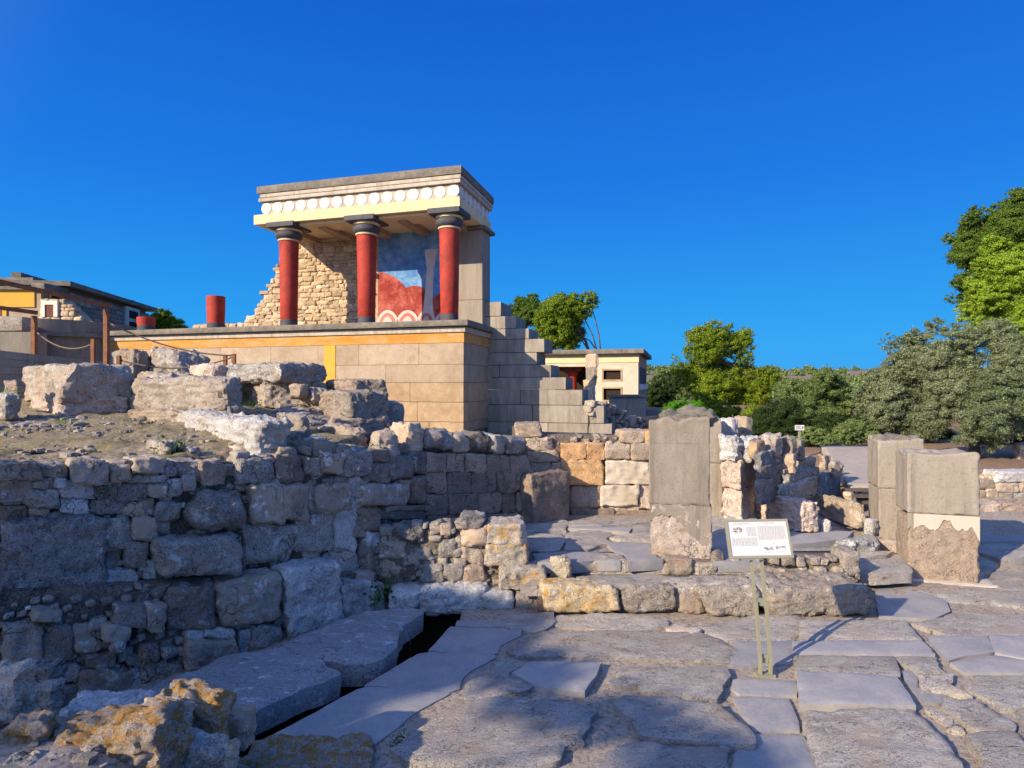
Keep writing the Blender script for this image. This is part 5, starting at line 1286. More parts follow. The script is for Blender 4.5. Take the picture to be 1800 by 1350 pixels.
MB().box(-.35, -.001, .36, DE, -1, zr0 - .003).out('side_wall', M['plaster'], cb, local=True, smooth=False)
MB().box(x0_, -.36, 2.5, 2.7, -1, zr0 - .01).out('inner_wall', M['darkvoid'], cb, local=True, smooth=False)
for z0_, z1_ in ((zB, zA), (zD, zC)):
    f = MB()
    for a in ((w0, w1, z1_ - .07, z1_), (w0, w1, z0_, z0_ + .07), (w0, w0 + .07, z0_ + .07, z1_ - .07), (w1 - .07, w1, z0_ + .07, z1_ - .07)): f.box(a[0], a[1], -.02, .1, min(a[2:]), max(a[2:]))
    w_ = f.out('window_frame', M['sandstone'], cb, local=True, smooth=False)
    MB().box(w0 + .07, w1 - .07, .12, .2, min(z0_, z1_), max(z0_, z1_)).out('dark_pane', M['darkvoid'], w_, local=True, smooth=False)
xx = EL(1000, 655)[0]
MB().lathe([(.16, 0), (.20, (zA - zD) * .8), (.26, (zA - zD) * .8 + .1), (.26, (zA - zD) * .8 + .2)], (xx, .9, zD), 16).out('inner_column', M['red'], cb, local=True, auto=50)
MB().box(xx - .5, xx + .45, .5, 1.3, zD + (zA - zD) * .8 + .2, zD + (zA - zD) * .8 + .42).out('column_abacus', M['shutter'], cb, local=True, smooth=False)
for i in range(4):
    y = 1.0 + i * 1.15
    MB().box(-.001, .02, y, y + .8, zB - .2, zA + .1).out('side_window', M['black'], cb, local=True, smooth=False)
MB().box(-.0, .05, .5, DE, zC - .12, zC + .12).out('side_band', M['whitepaint'], cb, local=True, smooth=False)
lw2 = thing('grey_parapet', 'low grey parapet at the foot of the cream building', 'wall', tuple(at(1095, 735, 22)))
MB().box(-.45, .85, 0, .4, -.3, .75, b=.03).out('panel', M['concretepale'], lw2, local=True, auto=40)
MB().box(-.5, .9, -.05, .45, .752, .86, b=.02).out('coping', M['slabgrey'], lw2, local=True, auto=40)

# ------------------------------------------------------------------ building at the far left, with its curved parapet
LY = 20.0
def LX(px, Y=LY): return (px - 900) / F * Y
def LZ(py, Y=LY): return H - (py - 680) / F * Y
lb_ = thing('palace_wing', 'long ruined wing with stone walls, ochre plaster and a flat grey roof', 'building', (LX(70), LY, 0))
ox, oy = LX(70), LY
def Lb(px, py, Y=LY): return LX(px, Y) - ox, LZ(py, Y)
xa, za = Lb(-60, 505); xb_, zb1 = Lb(72, 640)
MB().box(xa, xb_, 0, .4, 0, za).out('plaster_wall', M['plaster'], lb_, local=True, smooth=False)
MB().box(xa, Lb(62, 500)[0], -.04, -.002, Lb(0, 540)[1], Lb(0, 508)[1]).out('ochre_band', M['ochrebright'], lb_, local=True, smooth=False)
MB().box(Lb(6, 0)[0], Lb(13, 0)[0], -.045, -.003, Lb(0, 590)[1], Lb(0, 541)[1]).out('ochre_band', M['ochrebright'], lb_, local=True, smooth=False)
MB().box(Lb(-30, 0)[0], Lb(6, 0)[0], -.03, -.001, Lb(0, 580)[1], Lb(0, 541)[1]).out('dark_window', M['shutter'], lb_, local=True, smooth=False)
# lit stone wall with a white window, seen square on
r = np.random.default_rng(9)
def smallstones(x0, x1, zfun, z0, y, hs=(.10, .20), ls=(.14, .42), n=3):
    VV = []; QQ = []; m = 0; z = z0
    while z < 12:
        h = r.uniform(*hs); x = x0; any_ = False
        while x < x1:
            l = r.uniform(*ls); xm = x + l / 2
            if z + h * .7 < zfun(xm):
                V, Q = rock((l / 2 * 1.01, .12, h / 2 * 1.03), n, .4, .14, int(r.integers(1e6)), 2, .1, .006)
                VV.append(V + [xm, y + r.uniform(-.02, .02), z + h / 2]); QQ.append(Q + m); m += len(V); any_ = True
            x += l
        z += h
        if not any_ and z > z0 + 1: break
    return np.concatenate(VV), np.concatenate(QQ)
xw0, xw1 = Lb(70, 0)[0], Lb(152, 0)[0]
zl = lambda x: float(np.interp(x, [xw0, Lb(108, 0)[0], Lb(125, 0)[0], Lb(140, 0)[0], xw1], [Lb(0, 522)[1], Lb(0, 522)[1], Lb(0, 532)[1], Lb(0, 552)[1], Lb(0, 566)[1]]))
V, Q = smallstones(xw0, xw1, zl, 1.6, .12)
mk('stone_wall', V, Q, M['rubblewarm'], lb_, local=True)
MB().prism([(xw0, 0), (xw1, 0), (xw1, Lb(0, 570)[1]), (Lb(140, 0)[0], Lb(0, 556)[1]), (Lb(108, 0)[0], Lb(0, 526)[1]), (xw0, Lb(0, 526)[1])], .10, .5).out('wall_core', M['sandstone'], lb_, local=True, smooth=False)
f = MB(); a, b = Lb(74, 0)[0], Lb(103, 0)[0]; c, d = Lb(0, 557)[1], Lb(0, 529)[1]; t = .13
for q in ((a, b, d - t, d), (a, a + t, c, d - t), (b - t, b, c, d - t)): f.box(q[0], q[1], -.06, .1, q[2], q[3])
wf = f.out('window_frame', M['whitepaint'], lb_, local=True, smooth=False)
MB().box(a + t, b - t, -.03, .05, c, d - t).out('shutter', M['shutter'], wf, local=True, smooth=False)
# long shaded wall running back to the right
dv = np.array([-.168, .986])
# heading chosen so that its roof line falls to the right as in the photograph
p0 = np.array([Lb(118, 0)[0] + 0.0, .6]); Ls = 0
pA = np.array([LX(118, 21), 21.0]); 
k = (258 - 900) / F
L_ = (k * pA[1] - pA[0]) / (dv[0] - k * dv[1])
pB = pA + dv * L_
WP = Plane(pA, (pB - pA))
zroof = LZ(506, 21)
def wl(px, py):
    s_, z_ = WP.hit(px, py); return s_, z_
V, Q = smallstones(0, L_, lambda x: zroof - .05, 1.8, .0, hs=(.12, .26), ls=(.2, .55))
X = np.stack([pA[0] + V[:, 0] * WP.d[0] + -V[:, 1] * WP.n[0], pA[1] + V[:, 0] * WP.d[1] - V[:, 1] * WP.n[1], V[:, 2]], -1)
mk('stone_wall', X, Q, M['rubble'], lb_)
def wbox(s0, s1, o0, o1, z0, z1):
    V = [pA[0:2] + WP.d * s_ + WP.n * o for s_ in (s0, s1) for o in (o0, o1)]
    V = [(v[0], v[1], z) for v in V for z in (z0, z1)]
    return V, [(0, 1, 3, 2), (4, 6, 7, 5), (0, 4, 5, 1), (2, 3, 7, 6), (0, 2, 6, 4), (1, 5, 7, 3)]
V, Fc = wbox(-.5, L_ + .4, -2.5, .35, zroof, zroof + .16); mk('roof_slab', V, Fc, M['slabgrey'], lb_, smooth=False)
V, Fc = wbox(0, L_, -.5, -.05, 0, zroof - .01); mk('wall_core', V, Fc, M['mortar'], lb_, smooth=False)
s0, _ = wl(213, 560); s1, _ = wl(237, 560)
zz1, zz2 = wl(225, 541)[1], wl(225, 585)[1]
V, Fc = wbox(s0, s1, .1, .2, zz2, zz1); wf = mk('window_frame', V, Fc, M['whitepaint'], lb_, smooth=False)
zm = (zz1 + zz2) / 2; e = (s1 - s0) * .2
for a, b in ((zz2 + .1, zm - .08), (zm + .08, zz1 - .14)):
    V, Fc = wbox(s0 + e, s1 - e, .17, .23, a, b); mk('shutter', V, Fc, M['darkvoid'], wf, smooth=False)
# upper storey and roofs
X0, Z0 = Lb(-60, 484); X1, _ = Lb(30, 484)
Zr = Lb(0, 482)[1]
MB().box(X0, X1 - .1, .8, 6, Lb(0, 503)[1], Zr - .12).out('upper_storey', M['whitepaint'], lb_, local=True, smooth=False)
MB().box(X0, X1 + .05, .6, 6.2, Zr - .118, Zr).out('upper_roof', M['slabgrey'], lb_, local=True, smooth=False)
for a in (14, 22): MB().box(Lb(a, 0)[0], Lb(a + 5, 0)[0], .77, .85, Lb(0, 500)[1], Lb(0, 491)[1]).out('upper_window', M['black'], lb_, local=True, smooth=False)
q0 = np.array([LX(28, 20.9), 20.9]); k = (112 - 900) / F; l2 = (k * q0[1] - q0[0]) / (dv[0] - k * dv[1]); q1 = q0 + dv * l2
mb = MB(); mb.beam((q0[0] - 0, q0[1], LZ(486, 20.9)), (q1[0], q1[1], LZ(486, 20.9)), .3, .3); mb.out('upper_roof', M['slabgrey'], lb_, smooth=False)
mb = MB(); mb.beam((q0[0], q0[1], LZ(495, 20.9)), (q1[0], q1[1], LZ(495, 20.9)), .2, .62); mb.out('upper_storey', M['frieze'], lb_, smooth=False)
MB().box(Lb(62, 0)[0], Lb(86, 0)[0], -.2, .9, Lb(0, 512)[1], Lb(0, 498)[1], b=.05).out('roof_slab', M['slabgrey'], lb_, local=True, auto=40)
MB().box(X0, Lb(66, 0)[0], -.15, .9, Lb(0, 510)[1], Lb(0, 504)[1]).out('roof_slab', M['slabgrey'], lb_, local=True, auto=40)
# curved concrete parapet
cp = thing('curved_parapet', 'curved grey concrete parapet in front of the ruined wing', 'wall', tuple(at(95, 640, 14)))
def curve(z0, z1, dr_, name, mat):
    cx_, cy_ = -12.35, 16.3; R_ = 1.9 + dr_; n = 40; V = []; 
    for k in range(n + 1):
        a = math.radians(-100 + 130 * k / n)
        for z_ in (z0, z1):
            for rr2 in (R_, R_ - .35): V.append((cx_ + rr2 * math.cos(a), cy_ + rr2 * math.sin(a), z_))
    Fq = []
    for k in range(n):
        b_ = 4 * k; c_ = b_ + 4
        Fq += [(b_, c_, c_ + 2, b_ + 2), (b_ + 2, c_ + 2, c_ + 3, b_ + 3), (b_ + 1, b_ + 3, c_ + 3, c_ + 1)]
    mk(name, V, Fq, mat, cp, auto=40)
z14 = lambda y: H - (y - 680) / F * 14
curve(1.2, z14(586), 0, 'lower_drum', M['concrete']); curve(z14(586), z14(578), .12, 'ledge', M['slabgrey']); curve(z14(578), z14(554), .0, 'upper_drum', M['concrete'])
mb = MB(); mb.box((-30 - 900) / F * 14, (66 - 900) / F * 14, 13.8, 14.3, 1.2, z14(584), b=.02); mb.out('side_wall', M['concrete'], cp, auto=40)
mb = MB(); mb.box((-30 - 900) / F * 14, (45 - 900) / F * 14, 13.9, 14.4, z14(583), z14(556), b=.06); mb.out('block', M['block'], cp, auto=40)
# low dark boarded retaining wall
bw_ = thing('boarded_wall', 'low dark wall of horizontal boards at the left edge of the terrace', 'wall', tuple(at(60, 668, 9.6)))
for i in range(7):
    p0 = at(-60, 610 + i * 15, 9.4); p1 = at(192, 638 + i * 9, 10.6)
    MB().beam(p0 + [0, 0, -.06], p1 + [0, 0, -.06], .12, .128).out('board', M['concrete'], bw_, smooth=False)

# ------------------------------------------------------------------ rusty steel frames, posts and ropes
GS = 'rusty steel frames'
def post(px, yb, yt, Y, wpx):
    return at(px, yb, Y), at(px, yt, Y)
for lb, px, yb, yt, Y, x2, y2, Y2, wd_ in (('taller rusty steel post and rail crossing the left sky', 187, 634, 538, 9.3, -60, 482, 8.2, .062), ('shorter rusty steel post and rail by the curved parapet', 60, 622, 550, 10.0, -60, 533, 9.4, .062)):
    a, b = post(px, yb, yt, Y, 10)
    t = thing('steel_frame', lb, 'railing', (a[0], a[1], a[2] - .1), group=GS)
    MB().beam(a - [0, 0, .15], b + [0, 0, -.05], wd_, wd_).out('post', M['rust'], t, smooth=False)
    MB().beam(b + [.06, 0, -.0], at(x2, y2, Y2), wd_, wd_ * 1.0).out('rail', M['rust'], t, smooth=False)
GR = 'short dark rope posts'
rp_ = []
for px, yb, yt, Y, lb in ((164, 632, 596, 9.8, 'rope post left of the tall rusty post'), (209, 640, 625, 9.6, 'tiny rope post right of the tall rusty post'), (396, 650, 625, 10.2, 'thin rope post before the platform'), (411, 650, 622, 9.9, 'thicker rope post before the platform')):
    a, b = post(px, yb, yt, Y, 5)
    o = MB().beam(a - [0, 0, .08], b, .055, .055).out('rope_post', M['rust'], None, smooth=False)
    tag(o, lb, 'post', GR)
def rope(p, q, sag, lb, r_=.013):
    p = np.array(p); q = np.array(q)
    pts = [p + (q - p) * t - np.array([0, 0, sag * 4 * t * (1 - t)]) for t in np.linspace(0, 1, 18)]
    o = MB().tube(pts, r_, 6).out('rope', M['rope'], None); tag(o, lb, 'rope', 'barrier ropes')
rope(at(192, 568, 9.3), at(411, 625, 9.9), .12, 'dark rope sagging from the tall rusty post to the platform posts')
rope(at(209, 632, 9.6), at(411, 627, 9.9), .16, 'tan rope hanging low between the small posts')
rope(at(66, 585, 10.0), at(164, 604, 9.8), .16, 'rope between the shorter rusty post and the little post')

# ------------------------------------------------------------------ trees and shrubs
def leaves(puffs, n, size, seed, kind='tuft', up=.3, shell=.55):
    """many small leaf faces spread through the puffs (centre, radii); returns verts and quads"""
    r = np.random.default_rng(seed)
    P = np.array([p[0] for p in puffs]); R_ = np.array([p[1] for p in puffs], float)
    if R_.ndim == 1: R_ = np.repeat(R_[:, None], 3, 1)
    wgt = (R_[:, 0] * R_[:, 2]); wgt /= wgt.sum()
    # sub-clumps give light and dark masses and gaps
    nc = max(int(len(puffs) * 90), 20)
    ci = r.choice(len(P), nc, p=wgt)
    d = r.normal(size=(nc, 3)); d /= np.linalg.norm(d, axis=1, keepdims=True)
    cc = P[ci] + d * R_[ci] * (r.uniform(0, 1.0, (nc, 1)) ** (.35 if shell > .4 else .5))
    cr = R_[ci].mean(1) * r.uniform(.13, .30, nc)
    k = r.choice(nc, n, p=cr ** 2 / (cr ** 2).sum())
    d = r.normal(size=(n, 3)); d /= np.linalg.norm(d, axis=1, keepdims=True)
    q = cc[k] + d * (cr[k] * r.uniform(.1, 1.05, n) ** .5)[:, None] * np.array([1.15, 1.15, .8])
    far = r.random(n) < .16                # loose sprays round the outline
    q0 = q - P[ci[k]]; q = q + q0 / (np.linalg.norm(q0, axis=1, keepdims=True) + 1e-9) * (far * np.minimum(r.exponential(.12, n), .28) * R_[ci[k]].mean(1))[:, None]
    out = q - P[ci[k]]; out /= np.linalg.norm(out, axis=1, keepdims=True) + 1e-9
    nn = d * .8 + out * .45 + r.normal(size=(n, 3)) * .42 + [0, 0, up * .5]      # faces look out of their clump
    nn /= np.linalg.norm(nn, axis=1, keepdims=True)
    a = np.cross(nn, r.normal(size=(n, 3))); a /= np.linalg.norm(a, axis=1, keepdims=True) + 1e-9
    b = np.cross(nn, a)
    L = size * r.uniform(.6, 1.5, n)[:, None]
    asp = {'tuft': .5, 'leaf': .5, 'needle': .32}[kind]
    wv = L * asp
    c0 = q - a * L * .5; c1 = q + a * L * .5
    V = np.stack([c0, q + b * wv * .5 + a * L * .1, c1, q - b * wv * .5 + a * L * .1], 1).reshape(-1, 3)
    return V, np.arange(n * 4).reshape(n, 4)
def tree(name, label, cat, Y, puffs_px, mat, n, leaf_px, trunk=None, barkm='bark', seed=1, group=None, kind='tuft', depth=.8, limbs=0, bare=(), shell=.55, jitY=.6):
    r = np.random.default_rng(seed)
    pf = []
    for p in puffs_px:
        x, y, rad = p[:3]
        c = at(x, y, Y); rr_ = rad * 1.15 / F * Y
        c[1] += r.uniform(-jitY, jitY) * rr_ * 1.2
        pf.append((c, np.array([rr_, rr_ * depth, rr_ * .9])))
    allc = np.array([p[0] for p in pf])
    if trunk: b = at(trunk[0][0], trunk[0][1], Y)
    else: b = np.array([allc[:, 0].mean(), Y, allc[:, 2].min() - .3])
    t = thing(name, label, cat, tuple(b), group=group)
    V, Q = leaves(pf, int(n * 6.0), leaf_px * .50 / F * Y, seed, kind, shell=shell)
    mk('crown', V, Q, mat, t, smooth=False)
    if trunk:
        pts = [at(a[0], a[1], Y) for a in trunk]; pts[0] = pts[0] - [0, 0, .3]
        w0 = trunk[0][2] / F * Y / 2; w1 = trunk[-1][2] / F * Y / 2
        fine = []
        for i in range(len(pts) - 1):
            for u in np.linspace(0, 1, 5, endpoint=False): fine.append(pts[i] + (pts[i + 1] - pts[i]) * u + r.normal(0, w0 * .12, 3))
        fine.append(pts[-1])
        mb = MB().tube(fine, w0, 9, w1)
        for i in range(limbs):
            c = pf[r.integers(len(pf))][0]; s0 = fine[int(len(fine) * r.uniform(.45, .98))]
            mid = (s0 + c) / 2 + r.normal(0, w0 * 1.2, 3) - [0, 0, w0]
            mb.tube([s0, mid, c], w1 * .7, 6, w1 * .2)
        for br in bare:
            mb.tube([at(a[0], a[1], Y + (a[2] if len(a) > 2 else 0)) for a in br], w1 * .7, 6, w1 * .35)
        mb.out('trunk', M[barkm], t)
    return t
GPn = 'pines on the skyline'
tree('pine_tree', 'umbrella pine with a bushy split crown and pale trunk right of the cream building', 'tree', 40,
     [(1250, 585, 20), (1225, 595, 19), (1280, 588, 19), (1310, 592, 17), (1238, 612, 26), (1275, 610, 22), (1308, 608, 17), (1212, 618, 13), (1262, 628, 16), (1305, 628, 16), (1316, 638, 9), (1188, 630, 9), (1190, 648, 13), (1205, 655, 18),
      (1235, 652, 24), (1268, 655, 25), (1255, 682, 28), (1290, 668, 28), (1322, 660, 22), (1348, 662, 18), (1358, 678, 14), (1300, 692, 24), (1330, 690, 22), (1220, 676, 16), (1340, 707, 18), (1310, 712, 18)],
     M['pine'], 42000, 4.2, [(1277, 745, 15), (1270, 708, 11), (1262, 670, 9), (1258, 630, 6)], seed=3, limbs=14, group=GPn)
tree('pine_tree', 'wind swept pine leaning above the cream building with bare curved stems', 'tree', 34,
     [(985, 532, 17), (1010, 527, 15), (1035, 527, 15), (1048, 533, 8), (972, 552, 24), (1000, 552, 24), (1028, 545, 14), (953, 570, 17), (978, 580, 24), (1003, 582, 23), (962, 598, 18), (998, 602, 18), (945, 583, 10), (975, 608, 10)],
     M['pine'], 26000, 4.2, [(1040, 625, 6), (1030, 600, 5), (1012, 575, 4)], seed=5, limbs=5, group=GPn,
     bare=[[(1056, 622), (1053, 590), (1046, 560), (1040, 540)], [(1050, 620), (1042, 590), (1030, 565), (1020, 548)], [(1036, 618), (1024, 600), (1020, 580)], [(1046, 612), (1036, 598), (1018, 590)]])
tree('pine_tree', 'round dark tree half hidden behind the wind swept pine', 'tree', 42, [(905, 548, 14), (922, 535, 16), (938, 528, 12), (935, 555, 18), (915, 562, 14), (948, 545, 12)], M['pinedark'], 12000, 4.0, [(925, 610, 7), (925, 570, 5)], seed=7, group=GPn)
tree('round_tree', 'round green tree behind the shorter red column stump', 'tree', 26, [(270, 570, 18), (290, 562, 17), (308, 574, 15), (285, 580, 20), (320, 585, 13), (262, 582, 12)], M['pine'], 13000, 4.0, [(290, 620, 8), (290, 580, 5)], seed=9)
tree('pine_tree', 'tall dark green pine filling the upper right edge', 'tree', 22,
     [(1778, 350, 16), (1800, 352, 20), (1758, 372, 18), (1708, 376, 13), (1692, 392, 13), (1722, 398, 22), (1760, 400, 30), (1795, 390, 28), (1682, 418, 14), (1705, 425, 22), (1740, 435, 30), (1700, 450, 24), (1785, 440, 32), (1735, 470, 26),
      (1678, 498, 11), (1702, 492, 18), (1672, 525, 9), (1695, 530, 14), (1720, 515, 22)], M['pinedark'], 46000, 5.0, [(1775, 780, 24), (1772, 560, 18), (1768, 440, 10), (1778, 370, 5)], seed=11, limbs=16, group='pines at the right edge')
tree('pine_tree', 'lighter yellow green pine in front of the tall dark one', 'tree', 20,
     [(1758, 430, 20), (1775, 445, 22), (1742, 462, 20), (1800, 455, 24), (1765, 480, 32), (1740, 500, 26), (1790, 500, 36), (1725, 530, 24), (1755, 540, 30), (1710, 548, 18), (1795, 550, 36), (1740, 572, 24), (1780, 585, 30), (1715, 570, 18)], M['pinelight'], 38000, 5.0, [(1790, 790, 20), (1788, 600, 14), (1775, 470, 6)], seed=13, limbs=12, group='pines at the right edge')
GO = 'olive trees beside the path'
tree('olive_tree', 'silvery olive tree on the left, its twiggy top against the sky', 'tree', 14.5,
     [(1562, 592, 9), (1578, 600, 12), (1560, 610, 12), (1592, 598, 16), (1550, 600, 6), (1590, 620, 22), (1620, 600, 22), (1575, 640, 20), (1610, 640, 32), (1548, 668, 20), (1585, 672, 32), (1525, 692, 16), (1560, 705, 32), (1600, 712, 36), (1535, 730, 24), (1515, 715, 10), (1575, 745, 26), (1610, 745, 28), (1640, 680, 34), (1640, 740, 26)],
     M['olive'], 60000, 5.5, [(1617, 812, 14), (1618, 770, 10), (1600, 690, 6)], 'barkgrey', seed=15, limbs=14, group=GO, kind='needle', jitY=.8)
tree('olive_tree', 'larger green grey olive tree on the right with a short dark trunk', 'tree', 11.6,
     [(1650, 578, 20), (1672, 590, 22), (1692, 575, 12), (1730, 570, 14), (1745, 590, 28), (1700, 605, 28), (1770, 605, 26), (1660, 630, 32), (1705, 645, 36), (1750, 640, 36), (1790, 640, 34), (1680, 685, 38), (1730, 690, 42), (1780, 690, 40), (1660, 725, 30), (1700, 735, 36), (1745, 738, 36), (1790, 735, 30), (1680, 762, 20), (1735, 772, 22), (1760, 765, 18)],
     M['olive'], 90000, 5.5, [(1714, 822, 22), (1712, 790, 18), (1722, 740, 12), (1720, 660, 6)], 'barkgrey', seed=17, limbs=18, group=GO, kind='needle', jitY=.8)
GSb = 'dark shrubs below the pines'
for i, (lb, Y, pf, m_, n, l) in enumerate([
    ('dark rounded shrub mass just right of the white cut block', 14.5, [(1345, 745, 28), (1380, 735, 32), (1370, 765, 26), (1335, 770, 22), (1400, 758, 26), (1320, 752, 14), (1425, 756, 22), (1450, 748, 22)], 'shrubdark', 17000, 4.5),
    ('tall broad leaved tree between umbrella pine and olive', 17, [(1400, 690, 26), (1440, 675, 26), (1425, 700, 30), (1470, 690, 24), (1455, 715, 30), (1490, 712, 22), (1405, 722, 26), (1440, 742, 30), (1480, 745, 28), (1385, 705, 16)], 'shrub', 26000, 4.6),
    ('low yellowish green shrub behind the top of the path', 13.8, [(1480, 762, 16), (1505, 755, 18), (1525, 764, 14), (1495, 770, 14), (1460, 770, 10)], 'shrub', 9000, 5),
    ('small pale shrub around the small white sign', 13.9, [(1425, 762, 12), (1440, 768, 14), (1415, 772, 10), (1452, 772, 10)], 'shrub', 5000, 5),
    ('bright green bush behind the tall left pillar', 16, [(1180, 722, 14), (1200, 716, 15), (1220, 722, 16), (1170, 730, 10), (1235, 728, 14)], 'bright', 9000, 5),
    ('olive green shrub at the base of the umbrella pine', 20, [(1230, 705, 14), (1250, 718, 16), (1228, 722, 13), (1290, 728, 16), (1265, 735, 12), (1320, 730, 18)], 'pine', 9000, 4.5),
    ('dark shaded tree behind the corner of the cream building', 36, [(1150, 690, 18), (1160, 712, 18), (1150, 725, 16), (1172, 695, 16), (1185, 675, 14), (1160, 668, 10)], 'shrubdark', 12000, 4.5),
    ('grey green tree behind the umbrella pine', 55, [(1180, 668, 15), (1200, 685, 16), (1165, 655, 11), (1380, 690, 12), (1372, 712, 14), (1350, 725, 14), (1195, 700, 14)], 'shrub', 10000, 4),
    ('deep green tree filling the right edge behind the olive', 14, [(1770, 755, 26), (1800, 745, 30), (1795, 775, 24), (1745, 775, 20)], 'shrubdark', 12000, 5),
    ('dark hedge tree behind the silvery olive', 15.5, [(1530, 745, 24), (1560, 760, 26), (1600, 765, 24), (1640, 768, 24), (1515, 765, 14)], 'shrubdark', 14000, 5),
]):
    tree('shrub' if 'shrub' in lb or 'bush' in lb else 'broadleaf_tree', lb, 'shrub' if 'shrub' in lb or 'bush' in lb else 'tree', Y, pf, M[m_], n, l, seed=30 + i, group=GSb)
# scrub on the far hill and a far mass of trees between: nobody could count it
r = np.random.default_rng(99); pf = []
for i in range(150):
    Y = r.uniform(130, 400); x = r.uniform(.02, .75) * Y
    z = zg(x, Y); rr_ = r.uniform(.8, 1.9) * (1 + Y / 900); pf.append((np.array([x, Y, z + rr_ * .5]), np.array([rr_ * 1.3, rr_ * 1.2, rr_])))
for i in range(160):
    Y = r.uniform(372, 392); x = r.uniform(.1, .8) * Y
    pf.append((np.array([x, Y, zg(x, Y) + .8]), np.array([2.6, 2.0, 1.1])))
V, Q = leaves(pf, 60000, .8, 5, shell=.3)
mk('hill_scrub', V, Q, M['shrub'], smooth=False, kind='stuff', label='grey green scrub dotted over the far dry hillside')
pf = []
for i in range(120):
    Y = r.uniform(60, 100); x = r.uniform(.22, .62) * Y
    rr_ = r.uniform(.8, 1.35); pf.append((np.array([x, Y, zg(x, Y) + rr_ * .6]), np.array([rr_, rr_, rr_ * .9])))
V, Q = leaves(pf, 40000, .42, 6, shell=.4)
mk('distant_woods', V, Q, M['shrub'], smooth=False, kind='stuff', label='distant belt of trees below the hillside')

# ------------------------------------------------------------------ the pine whose shadow falls over the near paving (behind the camera, left)
r = np.random.default_rng(21)
def sunpt(ug, v, d):      # a point from which light reaches the ground at (ug, v): ug along the light, v across it
    u = ug - d; z = d * math.tan(SUN_EL)
    return np.array([u * SX + v * SY, u * SY - v * SX, z])
edge = [(-7.2, 2.3), (-5.5, 2.75), (-5.0, 3.2), (-4.7, 3.7), (-4.4, 3.3), (-4.2, 3.1), (-4.04, 3.1), (-3.6, 3.15), (-3.3, 2.9), (-3.1, 2.75), (-2.7, 3.1), (-2.3, 3.05), (-2.0, 3.2), (-1.7, 2.9), (-1.3, 2.6), (-.9, 2.3)]
ev = [e[0] for e in edge]; eu = [e[1] for e in edge]
HOLES = [(-3.1, 2.0, .8), (-2.6, 2.1, .6), (-2.1, 1.9, .4)]
pf = []
for i in range(330):
    v = r.uniform(-7.4, -.7); top = np.interp(v, ev, eu) - .14
    ug = top - .28 - r.exponential(1.0) if i % 2 else top - .28 - r.uniform(0, .5)
    if ug < .2: continue
    if any(math.hypot(v - a, ug - b) < c + .25 for a, b, c in HOLES): continue
    rr_ = r.uniform(.30, .48); pf.append((sunpt(ug, v, 13.5 + r.uniform(-2.2, 2.2)), np.array([rr_, rr_, rr_ * .8])))
for i in range(70):                     # thin sprays fringing the shadow
    v = r.uniform(-5.6, -1.0); top = np.interp(v, ev, eu) - .1 + r.uniform(-.1, .26)
    rr_ = r.uniform(.06, .15); pf.append((sunpt(top, v, 13.5 + r.uniform(-2, 2)), np.array([rr_ * 2.2, rr_ * 1.6, rr_])))
tb = sunpt(2, -3.9, 13.5); tz = zg(tb[0], tb[1])
tp = thing('pine_tree', 'pine behind the viewer whose crown shades the near flagstones', 'tree', (tb[0], tb[1], tz))
V, Q = leaves(pf, 90000, .16, 44, 'tuft', shell=.1)
mk('crown', V, Q, M['pine'], tp, smooth=False)
mb = MB().tube([(tb[0], tb[1], tz - .3), (tb[0] + .1, tb[1], tb[2] * .5), (tb[0], tb[1] + .1, tb[2] + .3)], .22, 10, .08)
for i in range(26):
    c = pf[r.integers(len(pf))][0]; s0 = np.array([tb[0], tb[1], tz + (tb[2] - tz) * r.uniform(.55, 1)])
    mb.tube([s0, (s0 + c) / 2 + [0, 0, .2], c], .05, 6, .015)
mb.out('trunk', M['bark'], tp)

# ------------------------------------------------------------------ small growth and loose stones
def weed(lb, px, py, Y, w_px, h_px, n, seed, mat='weed'):
    c = at(px, py, Y); s_ = F / Y; r = np.random.default_rng(seed)
    mb = MB()
    for i in range(n):
        b_ = c + np.array([r.normal(0, w_px / s_ * .22), r.normal(0, .05), 0])
        d = np.array([r.normal(0, .6), r.normal(0, .5), r.uniform(.5, 1.2)]); d /= np.linalg.norm(d)
        L = h_px / s_ * r.uniform(.4, 1.0); sd = np.cross(d, [0, 1.0, .2]); sd /= np.linalg.norm(sd)
        for k in range(4):
            p = b_ + d * L * (k + .5) / 4 + r.normal(0, .006, 3); q = d * .5 + r.normal(0, .7, 3); q /= np.linalg.norm(q); l = L * .28
            s2 = np.cross(q, r.normal(size=3)); s2 /= np.linalg.norm(s2)
            mb.add([p, p + q * l * .5 + s2 * l * .22, p + q * l, p + q * l * .5 - s2 * l * .22], [(0, 1, 2, 3)])
    o = mb.out('weed', M[mat], None, smooth=False); tag(o, lb, 'plant', 'weeds among the stones')
weed('leafy weed growing on the wall top left of the white boulder', 308, 803, 5.25, 34, 40, 60, 1)
weed('low green weed between the cracked block and the tan block', 445, 716, 8.0, 40, 16, 50, 2, 'bright')
weed('dark weed in the corner where the rubble wall meets the kerb', 660, 1060, 5.95, 26, 44, 60, 3)
weed('small weed on the terrace below the big pale block', 108, 745, 7.0, 20, 14, 30, 4, 'bright')
weed('thin grass tuft at the head of the drain', 700, 1318, 3.7, 20, 30, 26, 5)
weed('tiny green tuft in the paving crack near the right edge', 1748, 1277, 4.0, 22, 9, 30, 6, 'bright')
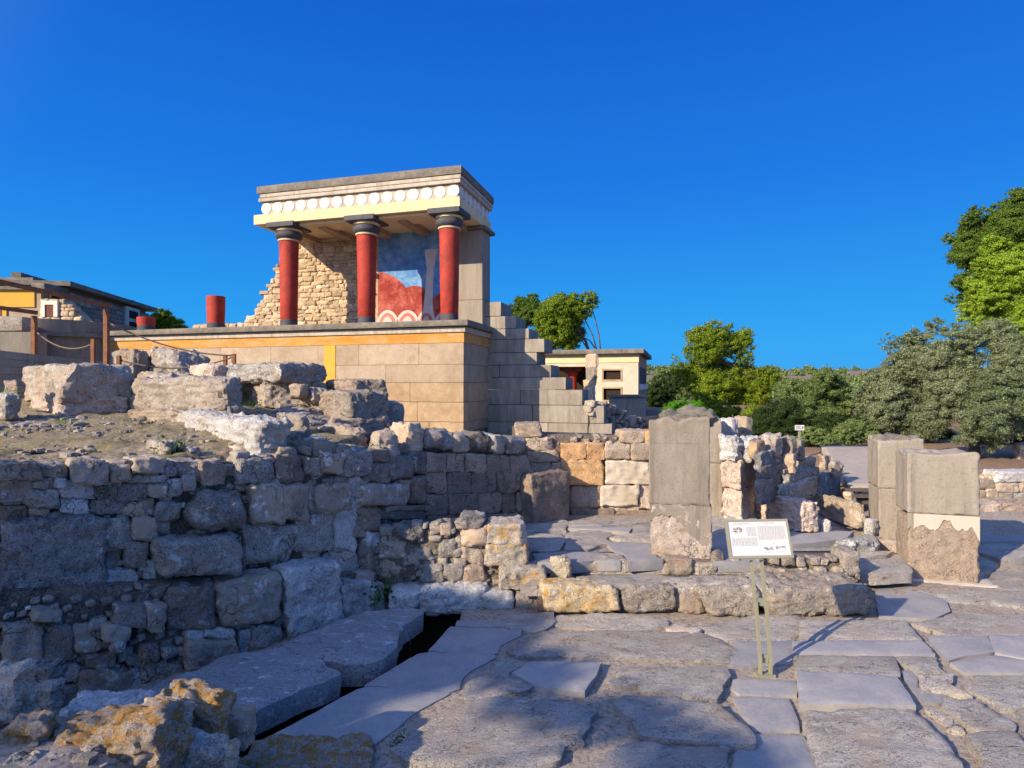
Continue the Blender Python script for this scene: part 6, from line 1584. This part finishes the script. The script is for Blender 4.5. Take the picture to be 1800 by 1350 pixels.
weed('tiny green tuft in the long crack below the kerb block', 1640, 1123, 5.3, 14, 7, 18, 7, 'bright')
weed('green tuft beside the small smooth flagstone on the right', 1652, 1240, 4.3, 18, 7, 18, 8, 'bright')
weed('low weed left of the boulders at the terrace edge', 22, 690, 7.3, 30, 12, 30, 9, 'bright')
r = np.random.default_rng(3); VV = []; QQ = []; m = 0
def pebble(x, y, s_, z=None):
    global m
    V, Q = rock((s_ * r.uniform(.7, 1.3), s_ * r.uniform(.7, 1.2), s_ * r.uniform(.45, .8)), 3, .6, .2, int(r.integers(1e6)), 3, .15, .0)
    a = r.uniform(0, 6.28); V = V @ yawm(a).T
    VV.append(V + [x, y, (zg(x, y) if z is None else z) + s_ * .15]); QQ.append(Q + m); m += len(V)
n_ = 0
while n_ < 1500:
    y = r.uniform(4.6, 9.4); x = r.uniform(-7.5, -.8)
    if x > xb(y) - .45: continue
    pebble(x, y, .008 + .03 * r.random() ** 3 + (.05 * r.random() if r.random() < .05 else 0)); n_ += 1
for i in range(160):                                            # heap of small stones by the long grey block
    P_ = at(r.uniform(495, 600), 0, r.uniform(7.4, 8.6)); pebble(P_[0], P_[1], r.uniform(.03, .09))
for i in range(150):
    P_ = at(r.uniform(-20, 150), 0, r.uniform(6.6, 7.6)); pebble(P_[0], P_[1], r.uniform(.015, .06))
mk('gravel', np.concatenate(VV), np.concatenate(QQ), M['rubble'], kind='stuff', label='loose pebbles and stone chips strewn over the dry terrace', smooth=False)
VV = []; QQ = []; m = 0
for i in range(520):
    px, py = r.uniform(820, 1790), r.uniform(1085, 1345); P_ = gz(px, py, -.02); pebble(P_[0], P_[1], .004 + .012 * r.random() ** 2, -.045)
for i in range(120):
    px, py = r.uniform(0, 420), r.uniform(1230, 1345); Y = r.uniform(2.6, 3.4); P_ = at(px, py, Y); pebble(P_[0], P_[1], r.uniform(.015, .05))
mk('gravel', np.concatenate(VV), np.concatenate(QQ), M['rubble'], kind='stuff', label='grit and stone chips in the joints of the paving', smooth=False)
